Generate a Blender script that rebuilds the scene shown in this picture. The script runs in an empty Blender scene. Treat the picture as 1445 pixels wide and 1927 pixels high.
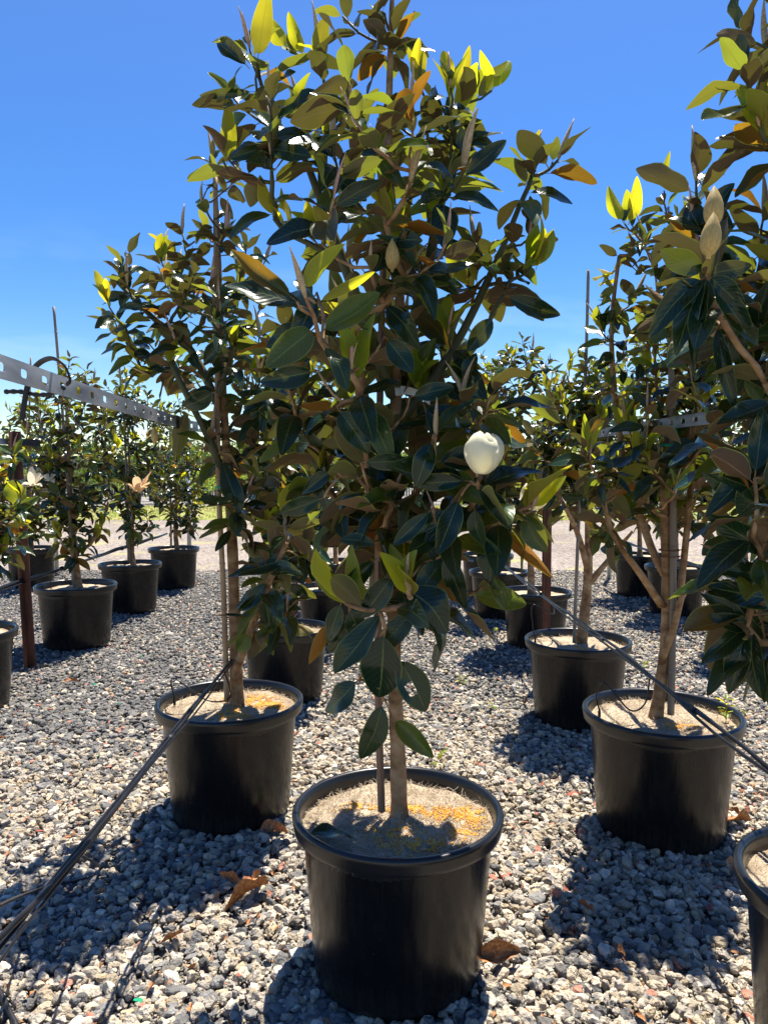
import bpy, math, random
import numpy as np
from mathutils import Vector, Matrix, Quaternion, noise as mnoise
random.seed(7)
rng = np.random.default_rng(7)
R = math.radians
scene = bpy.context.scene
COL = scene.collection

# ------------------------------------------------------------------ camera, sky, sun, exposure
F = 1420.0; CX = 722.5; CY = 963.5; PITCH = R(3.35); CAMZ = 1.345
cam = bpy.data.cameras.new('camera'); camo = bpy.data.objects.new('camera', cam); COL.objects.link(camo)
cam.sensor_fit = 'HORIZONTAL'; cam.sensor_width = 36; cam.lens = 36*F/1445
cam.clip_start = 0.05; cam.clip_end = 3000
camo.location = (0, 0, CAMZ); camo.rotation_euler = (math.pi/2-PITCH, 0, 0)
scene.camera = camo

SUNV = Vector((.20, .50, 1.5)).normalized()
w = bpy.data.worlds.new('World'); scene.world = w; w.use_nodes = True
nt = w.node_tree; nt.nodes.clear()
out = nt.nodes.new('ShaderNodeOutputWorld'); bg = nt.nodes.new('ShaderNodeBackground')
sky = nt.nodes.new('ShaderNodeTexSky'); sky.sky_type = 'NISHITA'; sky.sun_disc = False
sky.sun_elevation = math.asin(SUNV.z); sky.sun_rotation = math.atan2(SUNV.x, SUNV.y)
sky.altitude = 0; sky.air_density = 1.0; sky.dust_density = 0.0; sky.ozone_density = 2.2
hsv = nt.nodes.new('ShaderNodeHueSaturation'); hsv.inputs['Saturation'].default_value = 1.30
hsv.inputs['Hue'].default_value = 0.512
# thin wisps of cloud low over the horizon
tc = nt.nodes.new('ShaderNodeTexCoord'); mp = nt.nodes.new('ShaderNodeMapping'); mp.inputs['Scale'].default_value = (3, 3, 11)
cn = nt.nodes.new('ShaderNodeTexNoise'); cn.inputs['Scale'].default_value = 1.6; cn.inputs['Detail'].default_value = 6
cr = nt.nodes.new('ShaderNodeValToRGB'); cr.color_ramp.elements[0].position = .52; cr.color_ramp.elements[1].position = .8
sx = nt.nodes.new('ShaderNodeSeparateXYZ'); mr = nt.nodes.new('ShaderNodeMapRange')
mr.inputs[1].default_value = .30; mr.inputs[2].default_value = .05; mr.inputs[3].default_value = 0; mr.inputs[4].default_value = .4
mm = nt.nodes.new('ShaderNodeMath'); mm.operation = 'MULTIPLY'
cm = nt.nodes.new('ShaderNodeMixRGB'); cm.inputs[2].default_value = (7.5, 8.2, 9.0, 1)
L = nt.links.new
L(tc.outputs['Generated'], mp.inputs[0]); L(mp.outputs[0], cn.inputs['Vector']); L(cn.outputs['Fac'], cr.inputs[0])
L(tc.outputs['Generated'], sx.inputs[0]); L(sx.outputs['Z'], mr.inputs[0]); L(cr.outputs[0], mm.inputs[0]); L(mr.outputs[0], mm.inputs[1])
ms = nt.nodes.new('ShaderNodeMapRange'); ms.inputs[1].default_value = 0; ms.inputs[2].default_value = .5; ms.inputs[3].default_value = 1.52; ms.inputs[4].default_value = 1.27
mv = nt.nodes.new('ShaderNodeMapRange'); mv.inputs[1].default_value = 0; mv.inputs[2].default_value = .5; mv.inputs[3].default_value = .93; mv.inputs[4].default_value = 1.06
L(sx.outputs['Z'], ms.inputs[0]); L(ms.outputs[0], hsv.inputs['Saturation']); L(sx.outputs['Z'], mv.inputs[0]); L(mv.outputs[0], hsv.inputs['Value'])
L(sky.outputs[0], hsv.inputs['Color']); L(hsv.outputs[0], cm.inputs[1]); L(mm.outputs[0], cm.inputs[0])
L(cm.outputs[0], bg.inputs[0]); bg.inputs[1].default_value = 0.073
L(bg.outputs[0], out.inputs[0])
sl = bpy.data.lights.new('sun', 'SUN'); so = bpy.data.objects.new('sun', sl); COL.objects.link(so)
sl.energy = 5.0; sl.angle = R(.5); sl.color = (1, .94, .83)
so.rotation_euler = SUNV.to_track_quat('Z', 'Y').to_euler(); so.location = (3, 6, 12)
vs = scene.view_settings; vs.view_transform = 'Standard'; vs.look = 'None'; vs.gamma = 1; vs.exposure = 1.25
vs.use_curve_mapping = False
scene.cycles.transparent_max_bounces = 8; scene.cycles.max_bounces = 8; scene.cycles.diffuse_bounces = 4

fwd = Vector((0, math.cos(PITCH), -math.sin(PITCH))); upv = Vector((0, math.sin(PITCH), math.cos(PITCH)))
CAM = Vector((0, 0, CAMZ))
def ray(px, py): return Vector(((px-CX)/F, 0, 0)) + fwd - upv*((py-CY)/F)
def P(px, py, depth):               # the place at forward distance `depth` that the photo shows at (px,py)
    r = ray(px, py); return CAM + r*(depth/r.y)
def G(px, py, z=0.0):
    r = ray(px, py); return CAM + r*((z-CAMZ)/r.z)

# ------------------------------------------------------------------ materials
def newmat(name):
    m = bpy.data.materials.new(name); m.use_nodes = True
    n = m.node_tree; n.nodes.clear()
    o = n.nodes.new('ShaderNodeOutputMaterial'); b = n.nodes.new('ShaderNodeBsdfPrincipled')
    n.links.new(b.outputs[0], o.inputs[0]); return m, n, o, b
def nd(n, t, **kw):
    x = n.nodes.new(t)
    for k, v in kw.items():
        if k in x.inputs: x.inputs[k].default_value = v
        else: setattr(x, k, v)
    return x
def ramp(n, stops, fac=None):
    r = n.nodes.new('ShaderNodeValToRGB'); e = r.color_ramp.elements
    while len(e) < len(stops): e.new(.5)
    for q, (p, c) in zip(e, stops):
        q.position = p; q.color = (*c, 1) if len(c) == 3 else c
    if fac is not None: n.links.new(fac, r.inputs[0])
    return r
def mathn(n, op, a, b=None, c=None, clamp=False):
    m = n.nodes.new('ShaderNodeMath'); m.operation = op; m.use_clamp = clamp
    for i, v in enumerate((a, b, c)):
        if v is None: continue
        if isinstance(v, (int, float)): m.inputs[i].default_value = v
        else: n.links.new(v, m.inputs[i])
    return m.outputs[0]
def mixc(n, fac, a, b, mode='MIX'):
    m = n.nodes.new('ShaderNodeMixRGB'); m.blend_type = mode
    for i, v in enumerate((fac, a, b)):
        if isinstance(v, (int, float)): m.inputs[i].default_value = v
        elif isinstance(v, tuple): m.inputs[i].default_value = (*v, 1)
        else: n.links.new(v, m.inputs[i])
    return m.outputs[0]
def noise_mat(name, stops, scale=8, detail=5, rough=.8, bump=.3, dist=.01, stretch=(1, 1, 1), spec=.3, bscale=None, metallic=0, distort=0):
    m, n, o, b = newmat(name)
    tc = nd(n, 'ShaderNodeTexCoord'); mp = nd(n, 'ShaderNodeMapping'); mp.inputs['Scale'].default_value = stretch
    n.links.new(tc.outputs['Object'], mp.inputs[0])
    oi = nd(n, 'ShaderNodeObjectInfo'); av = nd(n, 'ShaderNodeVectorMath', operation='ADD')
    sc = nd(n, 'ShaderNodeVectorMath', operation='SCALE'); sc.inputs[0].default_value = (13, 7, 11); n.links.new(oi.outputs['Random'], sc.inputs['Scale'])
    n.links.new(mp.outputs[0], av.inputs[0]); n.links.new(sc.outputs[0], av.inputs[1])
    nz = nd(n, 'ShaderNodeTexNoise', Scale=scale, Detail=detail, Distortion=distort); n.links.new(av.outputs[0], nz.inputs['Vector'])
    r = ramp(n, stops, nz.outputs['Fac']); n.links.new(r.outputs[0], b.inputs['Base Color'])
    b.inputs['Roughness'].default_value = rough; b.inputs['Specular IOR Level'].default_value = spec; b.inputs['Metallic'].default_value = metallic
    nb = nz
    if bscale:
        nb = nd(n, 'ShaderNodeTexNoise', Scale=bscale, Detail=6); n.links.new(av.outputs[0], nb.inputs['Vector'])
    bp = nd(n, 'ShaderNodeBump', Strength=bump, Distance=dist); n.links.new(nb.outputs['Fac'], bp.inputs['Height']); n.links.new(bp.outputs[0], b.inputs['Normal'])
    return m

def leaf_mat(name, top, top2, under, under2, trans, tfac, rough=.3, mid=(.17, .20, .05), spec=.32, green_under=0.0):
    m, n, o, b = newmat(name)
    gi = nd(n, 'ShaderNodeNewGeometry'); oi = nd(n, 'ShaderNodeObjectInfo'); uv = nd(n, 'ShaderNodeUVMap')
    rnd = mathn(n, 'FRACT', mathn(n, 'ADD', gi.outputs['Random Per Island'], oi.outputs['Random']))
    rnd2 = mathn(n, 'FRACT', mathn(n, 'MULTIPLY', rnd, 7.31))
    s = nd(n, 'ShaderNodeSeparateXYZ'); n.links.new(uv.outputs[0], s.inputs[0])
    du = mathn(n, 'ABSOLUTE', mathn(n, 'SUBTRACT', s.outputs[0], .5))
    midf = mathn(n, 'LESS_THAN', du, .022)
    edge = mathn(n, 'GREATER_THAN', du, .466)
    line = mathn(n, 'MULTIPLY', mathn(n, 'MAXIMUM', midf, edge), .62)
    pet = mathn(n, 'LESS_THAN', s.outputs[1], .11)
    tc = nd(n, 'ShaderNodeTexCoord')
    nz = nd(n, 'ShaderNodeTexNoise', Scale=3.0, Detail=3); n.links.new(tc.outputs['Object'], nz.inputs['Vector'])
    ft = mathn(n, 'ADD', mathn(n, 'MULTIPLY', rnd, .7), mathn(n, 'MULTIPLY', nz.outputs['Fac'], .4), clamp=True)
    ctop = mixc(n, ft, top, top2); ctop = mixc(n, line, ctop, mid)
    # side veins
    ph = mathn(n, 'SUBTRACT', mathn(n, 'MULTIPLY', s.outputs[1], 70.), mathn(n, 'MULTIPLY', du, 34.))
    vein = mathn(n, 'SINE', ph)
    vs_ = mathn(n, 'MULTIPLY', mathn(n, 'GREATER_THAN', vein, .93), .16)
    ctop = mixc(n, vs_, ctop, mid)
    bl_ = nd(n, 'ShaderNodeTexNoise', Scale=6.5, Detail=2); ofs = nd(n, 'ShaderNodeVectorMath', operation='ADD'); cmb = nd(n, 'ShaderNodeCombineXYZ'); n.links.new(mathn(n, 'MULTIPLY', rnd, 40.), cmb.inputs[0]); n.links.new(tc.outputs['Object'], ofs.inputs[0]); n.links.new(cmb.outputs[0], ofs.inputs[1]); n.links.new(ofs.outputs[0], bl_.inputs['Vector'])
    ctop = mixc(n, ramp(n, [(.73, (0, 0, 0)), (.76, (.7, .7, .7))], bl_.outputs['Fac']).outputs[0], ctop, (.22, .20, .10))
    cun = mixc(n, rnd2, under, under2); cun = mixc(n, mathn(n, 'MULTIPLY', midf, .6), cun, tuple(min(1, c*1.5) for c in under2))
    cun = mixc(n, mathn(n, 'MULTIPLY', edge, .75), cun, tuple(min(1, c*1.9) for c in mid))
    col = mixc(n, gi.outputs['Backfacing'], ctop, cun)
    col = mixc(n, pet, col, (.22, .11, .04))
    n.links.new(col, b.inputs['Base Color'])
    rg = mathn(n, 'ADD', mathn(n, 'MULTIPLY', gi.outputs['Backfacing'], .45), mathn(n, 'MULTIPLY_ADD', nz.outputs['Fac'], .16, rough-.06))
    n.links.new(rg, b.inputs['Roughness']); 
    sp = mathn(n, 'MULTIPLY', mathn(n, 'SUBTRACT', 1.15, gi.outputs['Backfacing']), spec); n.links.new(sp, b.inputs['Specular IOR Level'])
    bp = nd(n, 'ShaderNodeBump', Strength=.35, Distance=.002)
    hh = mathn(n, 'ADD', mathn(n, 'MULTIPLY', vein, .12), mathn(n, 'MULTIPLY', nz.outputs['Fac'], .9)); hh = mathn(n, 'SUBTRACT', hh, mathn(n, 'MULTIPLY', midf, .5))
    n.links.new(hh, bp.inputs['Height']); n.links.new(bp.outputs[0], b.inputs['Normal'])
    tr = nd(n, 'ShaderNodeBsdfTranslucent')
    tcol = mixc(n, rnd2, trans, tuple(c*k for c, k in zip(trans, (.75, 1.0, .8))))
    tcol = mixc(n, mathn(n, 'MULTIPLY', midf, .6), tcol, tuple(c*.5 for c in trans))
    n.links.new(tcol, tr.inputs[0])
    mx = nd(n, 'ShaderNodeMixShader')
    tf = mathn(n, 'MULTIPLY', mathn(n, 'MULTIPLY_ADD', rnd, .8, .6), tfac)
    n.links.new(tf, mx.inputs[0]); n.links.new(b.outputs[0], mx.inputs[1]); n.links.new(tr.outputs[0], mx.inputs[2])
    n.links.new(mx.outputs[0], o.inputs[0]); return m

M = {}
M['leaf'] = leaf_mat('leaf_mature', (.0015, .012, .008), (.007, .030, .013), (.105, .064, .040), (.19, .13, .075), (.28, .26, .035), .09, rough=.2, mid=(.13, .17, .04))
M['leaf_olive'] = leaf_mat('leaf_olive', (.007, .030, .009), (.026, .065, .015), (.12, .095, .052), (.18, .15, .08), (.40, .40, .03), .24, rough=.26, mid=(.2, .22, .05))
M['leaf_young'] = leaf_mat('leaf_young', (.07, .16, .02), (.14, .22, .02), (.24, .21, .05), (.30, .24, .06), (.74, .62, .02), .50, rough=.3, mid=(.35, .35, .06))
M['leaf_rust'] = leaf_mat('leaf_rust', (.01, .03, .01), (.03, .045, .015), (.22, .085, .022), (.30, .13, .03), (.5, .24, .02), .25, rough=.35)
M['dry'] = noise_mat('dry_leaf', [(.3, (.16, .05, .02)), (.55, (.36, .15, .05)), (.75, (.50, .28, .12))], scale=14, rough=.6, bump=.5, dist=.003)
M['spear'] = noise_mat('spear_bud', [(.35, (.36, .25, .14)), (.7, (.52, .41, .26))], scale=25, rough=.8, bump=.2, dist=.001, stretch=(1, .3, 1))
M['spear_pink'] = noise_mat('spear_pink', [(.35, (.46, .24, .19)), (.7, (.56, .38, .30))], scale=25, rough=.7, bump=.2, dist=.001)
M['bud'] = noise_mat('flower_bud', [(.3, (.34, .22, .07)), (.7, (.50, .36, .13))], scale=30, rough=.6, bump=.2, dist=.001, stretch=(1, 1, .2))
M['bark'] = noise_mat('bark', [(.28, (.13, .066, .030)), (.45, (.27, .155, .075)), (.6, (.37, .235, .125)), (.75, (.45, .33, .21))], scale=22, detail=9, rough=.85, bump=.8, dist=.006, stretch=(1, 1, 1.6), bscale=45)
M['twig'] = noise_mat('twig', [(.3, (.055, .045, .024)), (.6, (.11, .075, .04)), (.8, (.21, .12, .07))], scale=12, rough=.7, bump=.4, dist=.002, stretch=(1, 1, .4))
def stake_mat(name, c0, c1, ring):
    m = noise_mat(name, [(.3, c0), (.7, c1)], scale=30, rough=.55, bump=.2, dist=.001, stretch=(1, 1, .06)); return m
M['stem'] = noise_mat('green_stem', [(.3, (.045, .050, .022)), (.6, (.085, .085, .038)), (.8, (.15, .12, .06))], scale=14, rough=.6, bump=.4, dist=.002, stretch=(1, 1, .4))
M['bamboo'] = stake_mat('bamboo', (.24, .14, .075), (.48, .33, .19), 1)
M['bamboo_grey'] = stake_mat('bamboo_grey', (.16, .13, .11), (.34, .28, .22), 1)
M['timber'] = stake_mat('timber', (.15, .08, .05), (.32, .19, .12), 0)
M['rust'] = noise_mat('rusty_steel', [(.3, (.05, .022, .015)), (.55, (.13, .05, .03)), (.75, (.24, .10, .05))], scale=18, rough=.75, bump=.3, dist=.002, stretch=(1, 1, .3), spec=.4)
M['galv'] = noise_mat('galvanised', [(.3, (.30, .31, .33)), (.7, (.55, .56, .58))], scale=12, rough=.45, bump=.1, dist=.001, metallic=.7, spec=.5, stretch=(1, 1, .3))
M['strap'] = noise_mat('strap_steel', [(.28, (.13, .13, .145)), (.5, (.30, .30, .32)), (.75, (.52, .52, .54))], scale=9, detail=8, rough=.42, bump=.12, dist=.001, metallic=.55, stretch=(3, .6, 3), spec=.5)
M['poly'] = noise_mat('black_poly', [(.3, (.005, .005, .006)), (.7, (.014, .014, .017))], scale=20, rough=.3, bump=.08, dist=.001, spec=.32)
M['rubber'] = noise_mat('black_rubber', [(.3, (.01, .01, .011)), (.7, (.022, .021, .021))], scale=30, rough=.45, bump=.1, dist=.001)
M['tape'] = noise_mat('green_tape', [(.3, (.0, .22, .10)), (.7, (.02, .40, .20))], scale=10, rough=.4, bump=.1, dist=.001)
M['label'] = noise_mat('white_label', [(.3, (.70, .69, .66)), (.7, (.82, .82, .80))], scale=10, rough=.5, bump=.05, dist=.001)
def pot_mat():
    m, n, o, b = newmat('pot_plastic')
    tc = nd(n, 'ShaderNodeTexCoord'); oi = nd(n, 'ShaderNodeObjectInfo')
    mp = nd(n, 'ShaderNodeMapping'); mp.inputs['Scale'].default_value = (1, 1, .12)
    ad = nd(n, 'ShaderNodeVectorMath', operation='ADD'); sc = nd(n, 'ShaderNodeVectorMath', operation='SCALE'); sc.inputs[0].default_value = (9, 5, 3)
    n.links.new(oi.outputs['Random'], sc.inputs['Scale'])
    n.links.new(tc.outputs['Object'], mp.inputs[0]); n.links.new(mp.outputs[0], ad.inputs[0]); n.links.new(sc.outputs[0], ad.inputs[1])
    st = nd(n, 'ShaderNodeTexNoise', Scale=70, Detail=4); n.links.new(ad.outputs[0], st.inputs['Vector'])
    big = nd(n, 'ShaderNodeTexNoise', Scale=5, Detail=5); n.links.new(tc.outputs['Object'], big.inputs['Vector'])
    gz = nd(n, 'ShaderNodeSeparateXYZ'); n.links.new(tc.outputs['Object'], gz.inputs[0])
    dust = ramp(n, [(.48, (0, 0, 0)), (.72, (1, 1, 1))], big.outputs['Fac'])
    low = nd(n, 'ShaderNodeMapRange'); low.inputs[1].default_value = .10; low.inputs[2].default_value = 0; low.inputs[3].default_value = .0; low.inputs[4].default_value = .4
    n.links.new(gz.outputs['Z'], low.inputs[0])
    f = mathn(n, 'MULTIPLY', mathn(n, 'ADD', mathn(n, 'MULTIPLY', dust.outputs[0], .13), low.outputs[0]), mathn(n, 'MULTIPLY_ADD', st.outputs['Fac'], 1.2, -.1, clamp=True), clamp=True)
    scf = nd(n, 'ShaderNodeTexNoise', Scale=38, Detail=9, Distortion=3.5); n.links.new(tc.outputs['Object'], scf.inputs['Vector'])
    f = mathn(n, 'MAXIMUM', f, mathn(n, 'MULTIPLY', mathn(n, 'GREATER_THAN', scf.outputs['Fac'], .70), .5))
    c = mixc(n, f, (.0045, .005, .0065), (.075, .062, .048))
    n.links.new(c, b.inputs['Base Color'])
    rr = mathn(n, 'MULTIPLY_ADD', st.outputs['Fac'], .30, .10); rr = mathn(n, 'ADD', rr, mathn(n, 'MULTIPLY', f, .25))
    n.links.new(rr, b.inputs['Roughness']); b.inputs['Specular IOR Level'].default_value = .30
    bp = nd(n, 'ShaderNodeBump', Strength=.35, Distance=.0012); n.links.new(st.outputs['Fac'], bp.inputs['Height']); n.links.new(bp.outputs[0], b.inputs['Normal'])
    return m
M['pot'] = pot_mat()
M['rim'] = noise_mat('pot_rim_plastic', [(.3, (.004, .005, .006)), (.7, (.011, .012, .014))], scale=7, rough=.29, bump=.05, dist=.001, spec=.45)
def soil_mat():
    m, n, o, b = newmat('coir_mat')
    tc = nd(n, 'ShaderNodeTexCoord')
    big = nd(n, 'ShaderNodeTexNoise', Scale=9, Detail=5); n.links.new(tc.outputs['Object'], big.inputs['Vector'])
    fine = nd(n, 'ShaderNodeTexNoise', Scale=160, Detail=6, Distortion=2.5); n.links.new(tc.outputs['Object'], fine.inputs['Vector'])
    a = ramp(n, [(.35, (.34, .26, .175)), (.6, (.60, .49, .35))], big.outputs['Fac'])
    c = mixc(n, .75, a.outputs[0], ramp(n, [(.3, (.3, .3, .3)), (.65, (1.2, 1.2, 1.2))], fine.outputs['Fac']).outputs[0], 'MULTIPLY')
    n.links.new(c, b.inputs['Base Color']); b.inputs['Roughness'].default_value = .95; b.inputs['Specular IOR Level'].default_value = .1
    bp = nd(n, 'ShaderNodeBump', Strength=.9, Distance=.006); n.links.new(fine.outputs['Fac'], bp.inputs['Height']); n.links.new(bp.outputs[0], b.inputs['Normal'])
    return m
M['soil'] = soil_mat()
def inst_mat(name, stops, rough=.85, bump=.5, scale=90, dist=.003, spec=.25, var=.35):
    m, n, o, b = newmat(name)
    oi = nd(n, 'ShaderNodeObjectInfo'); tc = nd(n, 'ShaderNodeTexCoord')
    r = ramp(n, stops, oi.outputs['Random'])
    nz = nd(n, 'ShaderNodeTexNoise', Scale=scale, Detail=6); n.links.new(tc.outputs['Object'], nz.inputs['Vector'])
    nz2 = nd(n, 'ShaderNodeTexNoise', Scale=scale*.25, Detail=3); n.links.new(tc.outputs['Object'], nz2.inputs['Vector'])
    mul = ramp(n, [(.3, (1-var*.8,)*3), (.7, (1+var*.9,)*3)], mathn(n, 'MULTIPLY_ADD', nz2.outputs['Fac'], .5, mathn(n, 'MULTIPLY', nz.outputs['Fac'], .5)))
    n.links.new(mixc(n, 1., r.outputs[0], mul.outputs[0], 'MULTIPLY'), b.inputs['Base Color'])
    b.inputs['Roughness'].default_value = rough; b.inputs['Specular IOR Level'].default_value = spec
    bp = nd(n, 'ShaderNodeBump', Strength=bump, Distance=dist); n.links.new(nz.outputs['Fac'], bp.inputs['Height']); n.links.new(bp.outputs[0], b.inputs['Normal'])
    return m
M['stone_light'] = inst_mat('stone_light', [(0, (.26, .215, .155)), (.2, (.46, .39, .295)), (.35, (.31, .28, .24)), (.5, (.55, .475, .36)), (.65, (.42, .33, .215)), (.78, (.18, .16, .135)), (.9, (.66, .58, .47)), (1, (.38, .31, .245))], scale=1.6, dist=.12, bump=.45)
M['stone_dark'] = inst_mat('stone_dark', [(0, (.095, .092, .088)), (.5, (.16, .155, .15)), (.8, (.24, .23, .215)), (1, (.12, .11, .10))], scale=1.6, dist=.12, bump=.45)
M['stone_red'] = inst_mat('stone_red', [(0, (.36, .13, .08)), (.5, (.42, .22, .16)), (1, (.28, .08, .05))], scale=1.6, dist=.12, bump=.4)
M['granule'] = inst_mat('granule', [(0, (.62, .25, .03)), (.5, (.78, .40, .05)), (1, (.85, .52, .10))], scale=3, bump=.1, rough=.5)
M['fibre'] = inst_mat('fibre', [(0, (.28, .21, .14)), (.5, (.54, .44, .32)), (1, (.72, .62, .48))], scale=3, bump=.1, rough=.9)
M['grassblade'] = inst_mat('grass_blade', [(0, (.18, .23, .03)), (.5, (.29, .29, .05)), (1, (.40, .35, .10))], scale=3, bump=.1, rough=.7)

def ground_mat(name, cols, vs_, rough=.95, noise_scale=.5, green=None, bumpd=.01):
    m, n, o, b = newmat(name)
    tc = nd(n, 'ShaderNodeTexCoord')
    v = nd(n, 'ShaderNodeTexVoronoi', Scale=vs_); n.links.new(tc.outputs['Object'], v.inputs['Vector'])
    sep = nd(n, 'ShaderNodeSeparateColor'); n.links.new(v.outputs['Color'], sep.inputs[0])
    r = ramp(n, cols, sep.outputs[0])
    dd = ramp(n, [(0, (1.1, 1.1, 1.1)), (.6, (.8, .8, .8)), (1, (.35, .35, .35))], v.outputs['Distance'])
    c = mixc(n, 1., r.outputs[0], dd.outputs[0], 'MULTIPLY')
    big = nd(n, 'ShaderNodeTexNoise', Scale=noise_scale, Detail=6); n.links.new(tc.outputs['Object'], big.inputs['Vector'])
    c = mixc(n, 1., c, ramp(n, [(.3, (.8, .8, .8)), (.7, (1.15, 1.15, 1.15))], big.outputs['Fac']).outputs[0], 'MULTIPLY')
    if green:
        gn = nd(n, 'ShaderNodeTexNoise', Scale=1.3, Detail=8); n.links.new(tc.outputs['Object'], gn.inputs['Vector'])
        c = mixc(n, ramp(n, [(green[0], (0, 0, 0)), (green[1], (1, 1, 1))], gn.outputs['Fac']).outputs[0], c, green[2])
    n.links.new(c, b.inputs['Base Color']); b.inputs['Roughness'].default_value = rough; b.inputs['Specular IOR Level'].default_value = .15
    bp = nd(n, 'ShaderNodeBump', Strength=.8, Distance=bumpd); bp.invert = True; n.links.new(v.outputs['Distance'], bp.inputs['Height']); n.links.new(bp.outputs[0], b.inputs['Normal'])
    return m
M['gravel_base'] = ground_mat('gravel_base', [(0, (.10, .095, .09)), (.4, (.22, .21, .20)), (.7, (.34, .32, .29)), (1, (.48, .45, .40))], 42)
M['road'] = ground_mat('road_gravel', [(0, (.19, .155, .13)), (.4, (.27, .225, .19)), (1, (.38, .33, .285))], 30, green=(.56, .72, (.30, .28, .12)))
M['verge'] = ground_mat('verge_grass', [(0, (.20, .19, .05)), (.5, (.32, .29, .09)), (1, (.42, .36, .17))], 14, green=(.45, .6, (.20, .24, .05)))
M['hedge'] = leaf_mat('hedge_leaf', (.03, .07, .02), (.08, .12, .03), (.06, .10, .03), (.10, .13, .04), (.25, .35, .04), .3, rough=.5, spec=.3)
M['lime'] = leaf_mat('lime_leaf', (.16, .26, .03), (.26, .34, .04), (.18, .26, .04), (.24, .30, .05), (.6, .7, .05), .4, rough=.5, spec=.3)
M['redleaf'] = leaf_mat('red_leaf', (.14, .03, .03), (.22, .07, .05), (.14, .04, .04), (.20, .07, .06), (.4, .1, .06), .3, rough=.5, spec=.3)
M['brush'] = noise_mat('brush_fence', [(.3, (.10, .085, .06)), (.7, (.28, .24, .18))], scale=20, rough=.95, bump=.4, dist=.01, stretch=(1, 1, .05))
def petal_mat(name, c0, c1, tfac=.3):
    m = noise_mat(name, [(.2, c0), (.8, c1)], scale=3, rough=.45, bump=.15, dist=.001, spec=.4)
    n = m.node_tree; b = [x for x in n.nodes if x.type == 'BSDF_PRINCIPLED'][0]; o = [x for x in n.nodes if x.type == 'OUTPUT_MATERIAL'][0]
    sp_ = nd(n, 'ShaderNodeTexNoise', Scale=9, Detail=4); tc_ = nd(n, 'ShaderNodeTexCoord'); n.links.new(tc_.outputs['Object'], sp_.inputs['Vector'])
    rp_ = [x for x in n.nodes if x.type == 'VALTORGB'][0]; n.links.new(mixc(n, ramp(n, [(.74, (0, 0, 0)), (.78, (.7, .7, .7))], sp_.outputs['Fac']).outputs[0], rp_.outputs[0], (.55, .36, .16)), b.inputs['Base Color'])
    tr = nd(n, 'ShaderNodeBsdfTranslucent'); tr.inputs[0].default_value = (*[min(1, c*1.05) for c in c1], 1)
    mx = nd(n, 'ShaderNodeMixShader', Fac=tfac); mx.inputs[0].default_value = tfac
    n.links.new(b.outputs[0], mx.inputs[1]); n.links.new(tr.outputs[0], mx.inputs[2]); n.links.new(mx.outputs[0], o.inputs[0])
    return m
M['petal'] = petal_mat('petal', (.84, .80, .60), (.90, .87, .70), .42)
M['petal_old'] = petal_mat('petal_old', (.78, .40, .16), (.88, .66, .38))
M['petal_tan'] = petal_mat('petal_tan', (.66, .54, .36), (.82, .74, .58))

# ------------------------------------------------------------------ object helpers
def tag(o, label=None, cat=None, group=None, kind=None):
    if label: o['label'] = label
    if cat: o['category'] = cat
    if group: o['group'] = group
    if kind: o['kind'] = kind
    return o
def empty(name, loc, label, cat, group=None):
    o = bpy.data.objects.new(name, None); COL.objects.link(o); o.location = loc; o.empty_display_size = .1
    return tag(o, label, cat, group)
def mesh_from(name, V, Fc, mats, uvs=None, smooth=True, mi=None):
    me = bpy.data.meshes.new(name); me.from_pydata([tuple(v) for v in V], [], Fc)
    for m in (mats if isinstance(mats, (list, tuple)) else [mats]): me.materials.append(m)
    if smooth: me.shade_smooth()
    if mi is not None: me.polygons.foreach_set('material_index', mi)
    if uvs is not None:
        l = me.uv_layers.new(name='UVMap'); idx = np.zeros(len(me.loops), dtype=np.int32); me.loops.foreach_get('vertex_index', idx)
        l.data.foreach_set('uv', np.asarray(uvs, dtype=np.float32)[idx].ravel())
    me.update(); return me
def link(name, me, parent=None, mat=None):
    o = bpy.data.objects.new(name, me); COL.objects.link(o)
    if parent is not None: o.parent = parent
    if mat is not None: o.matrix_local = mat
    return o

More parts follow.
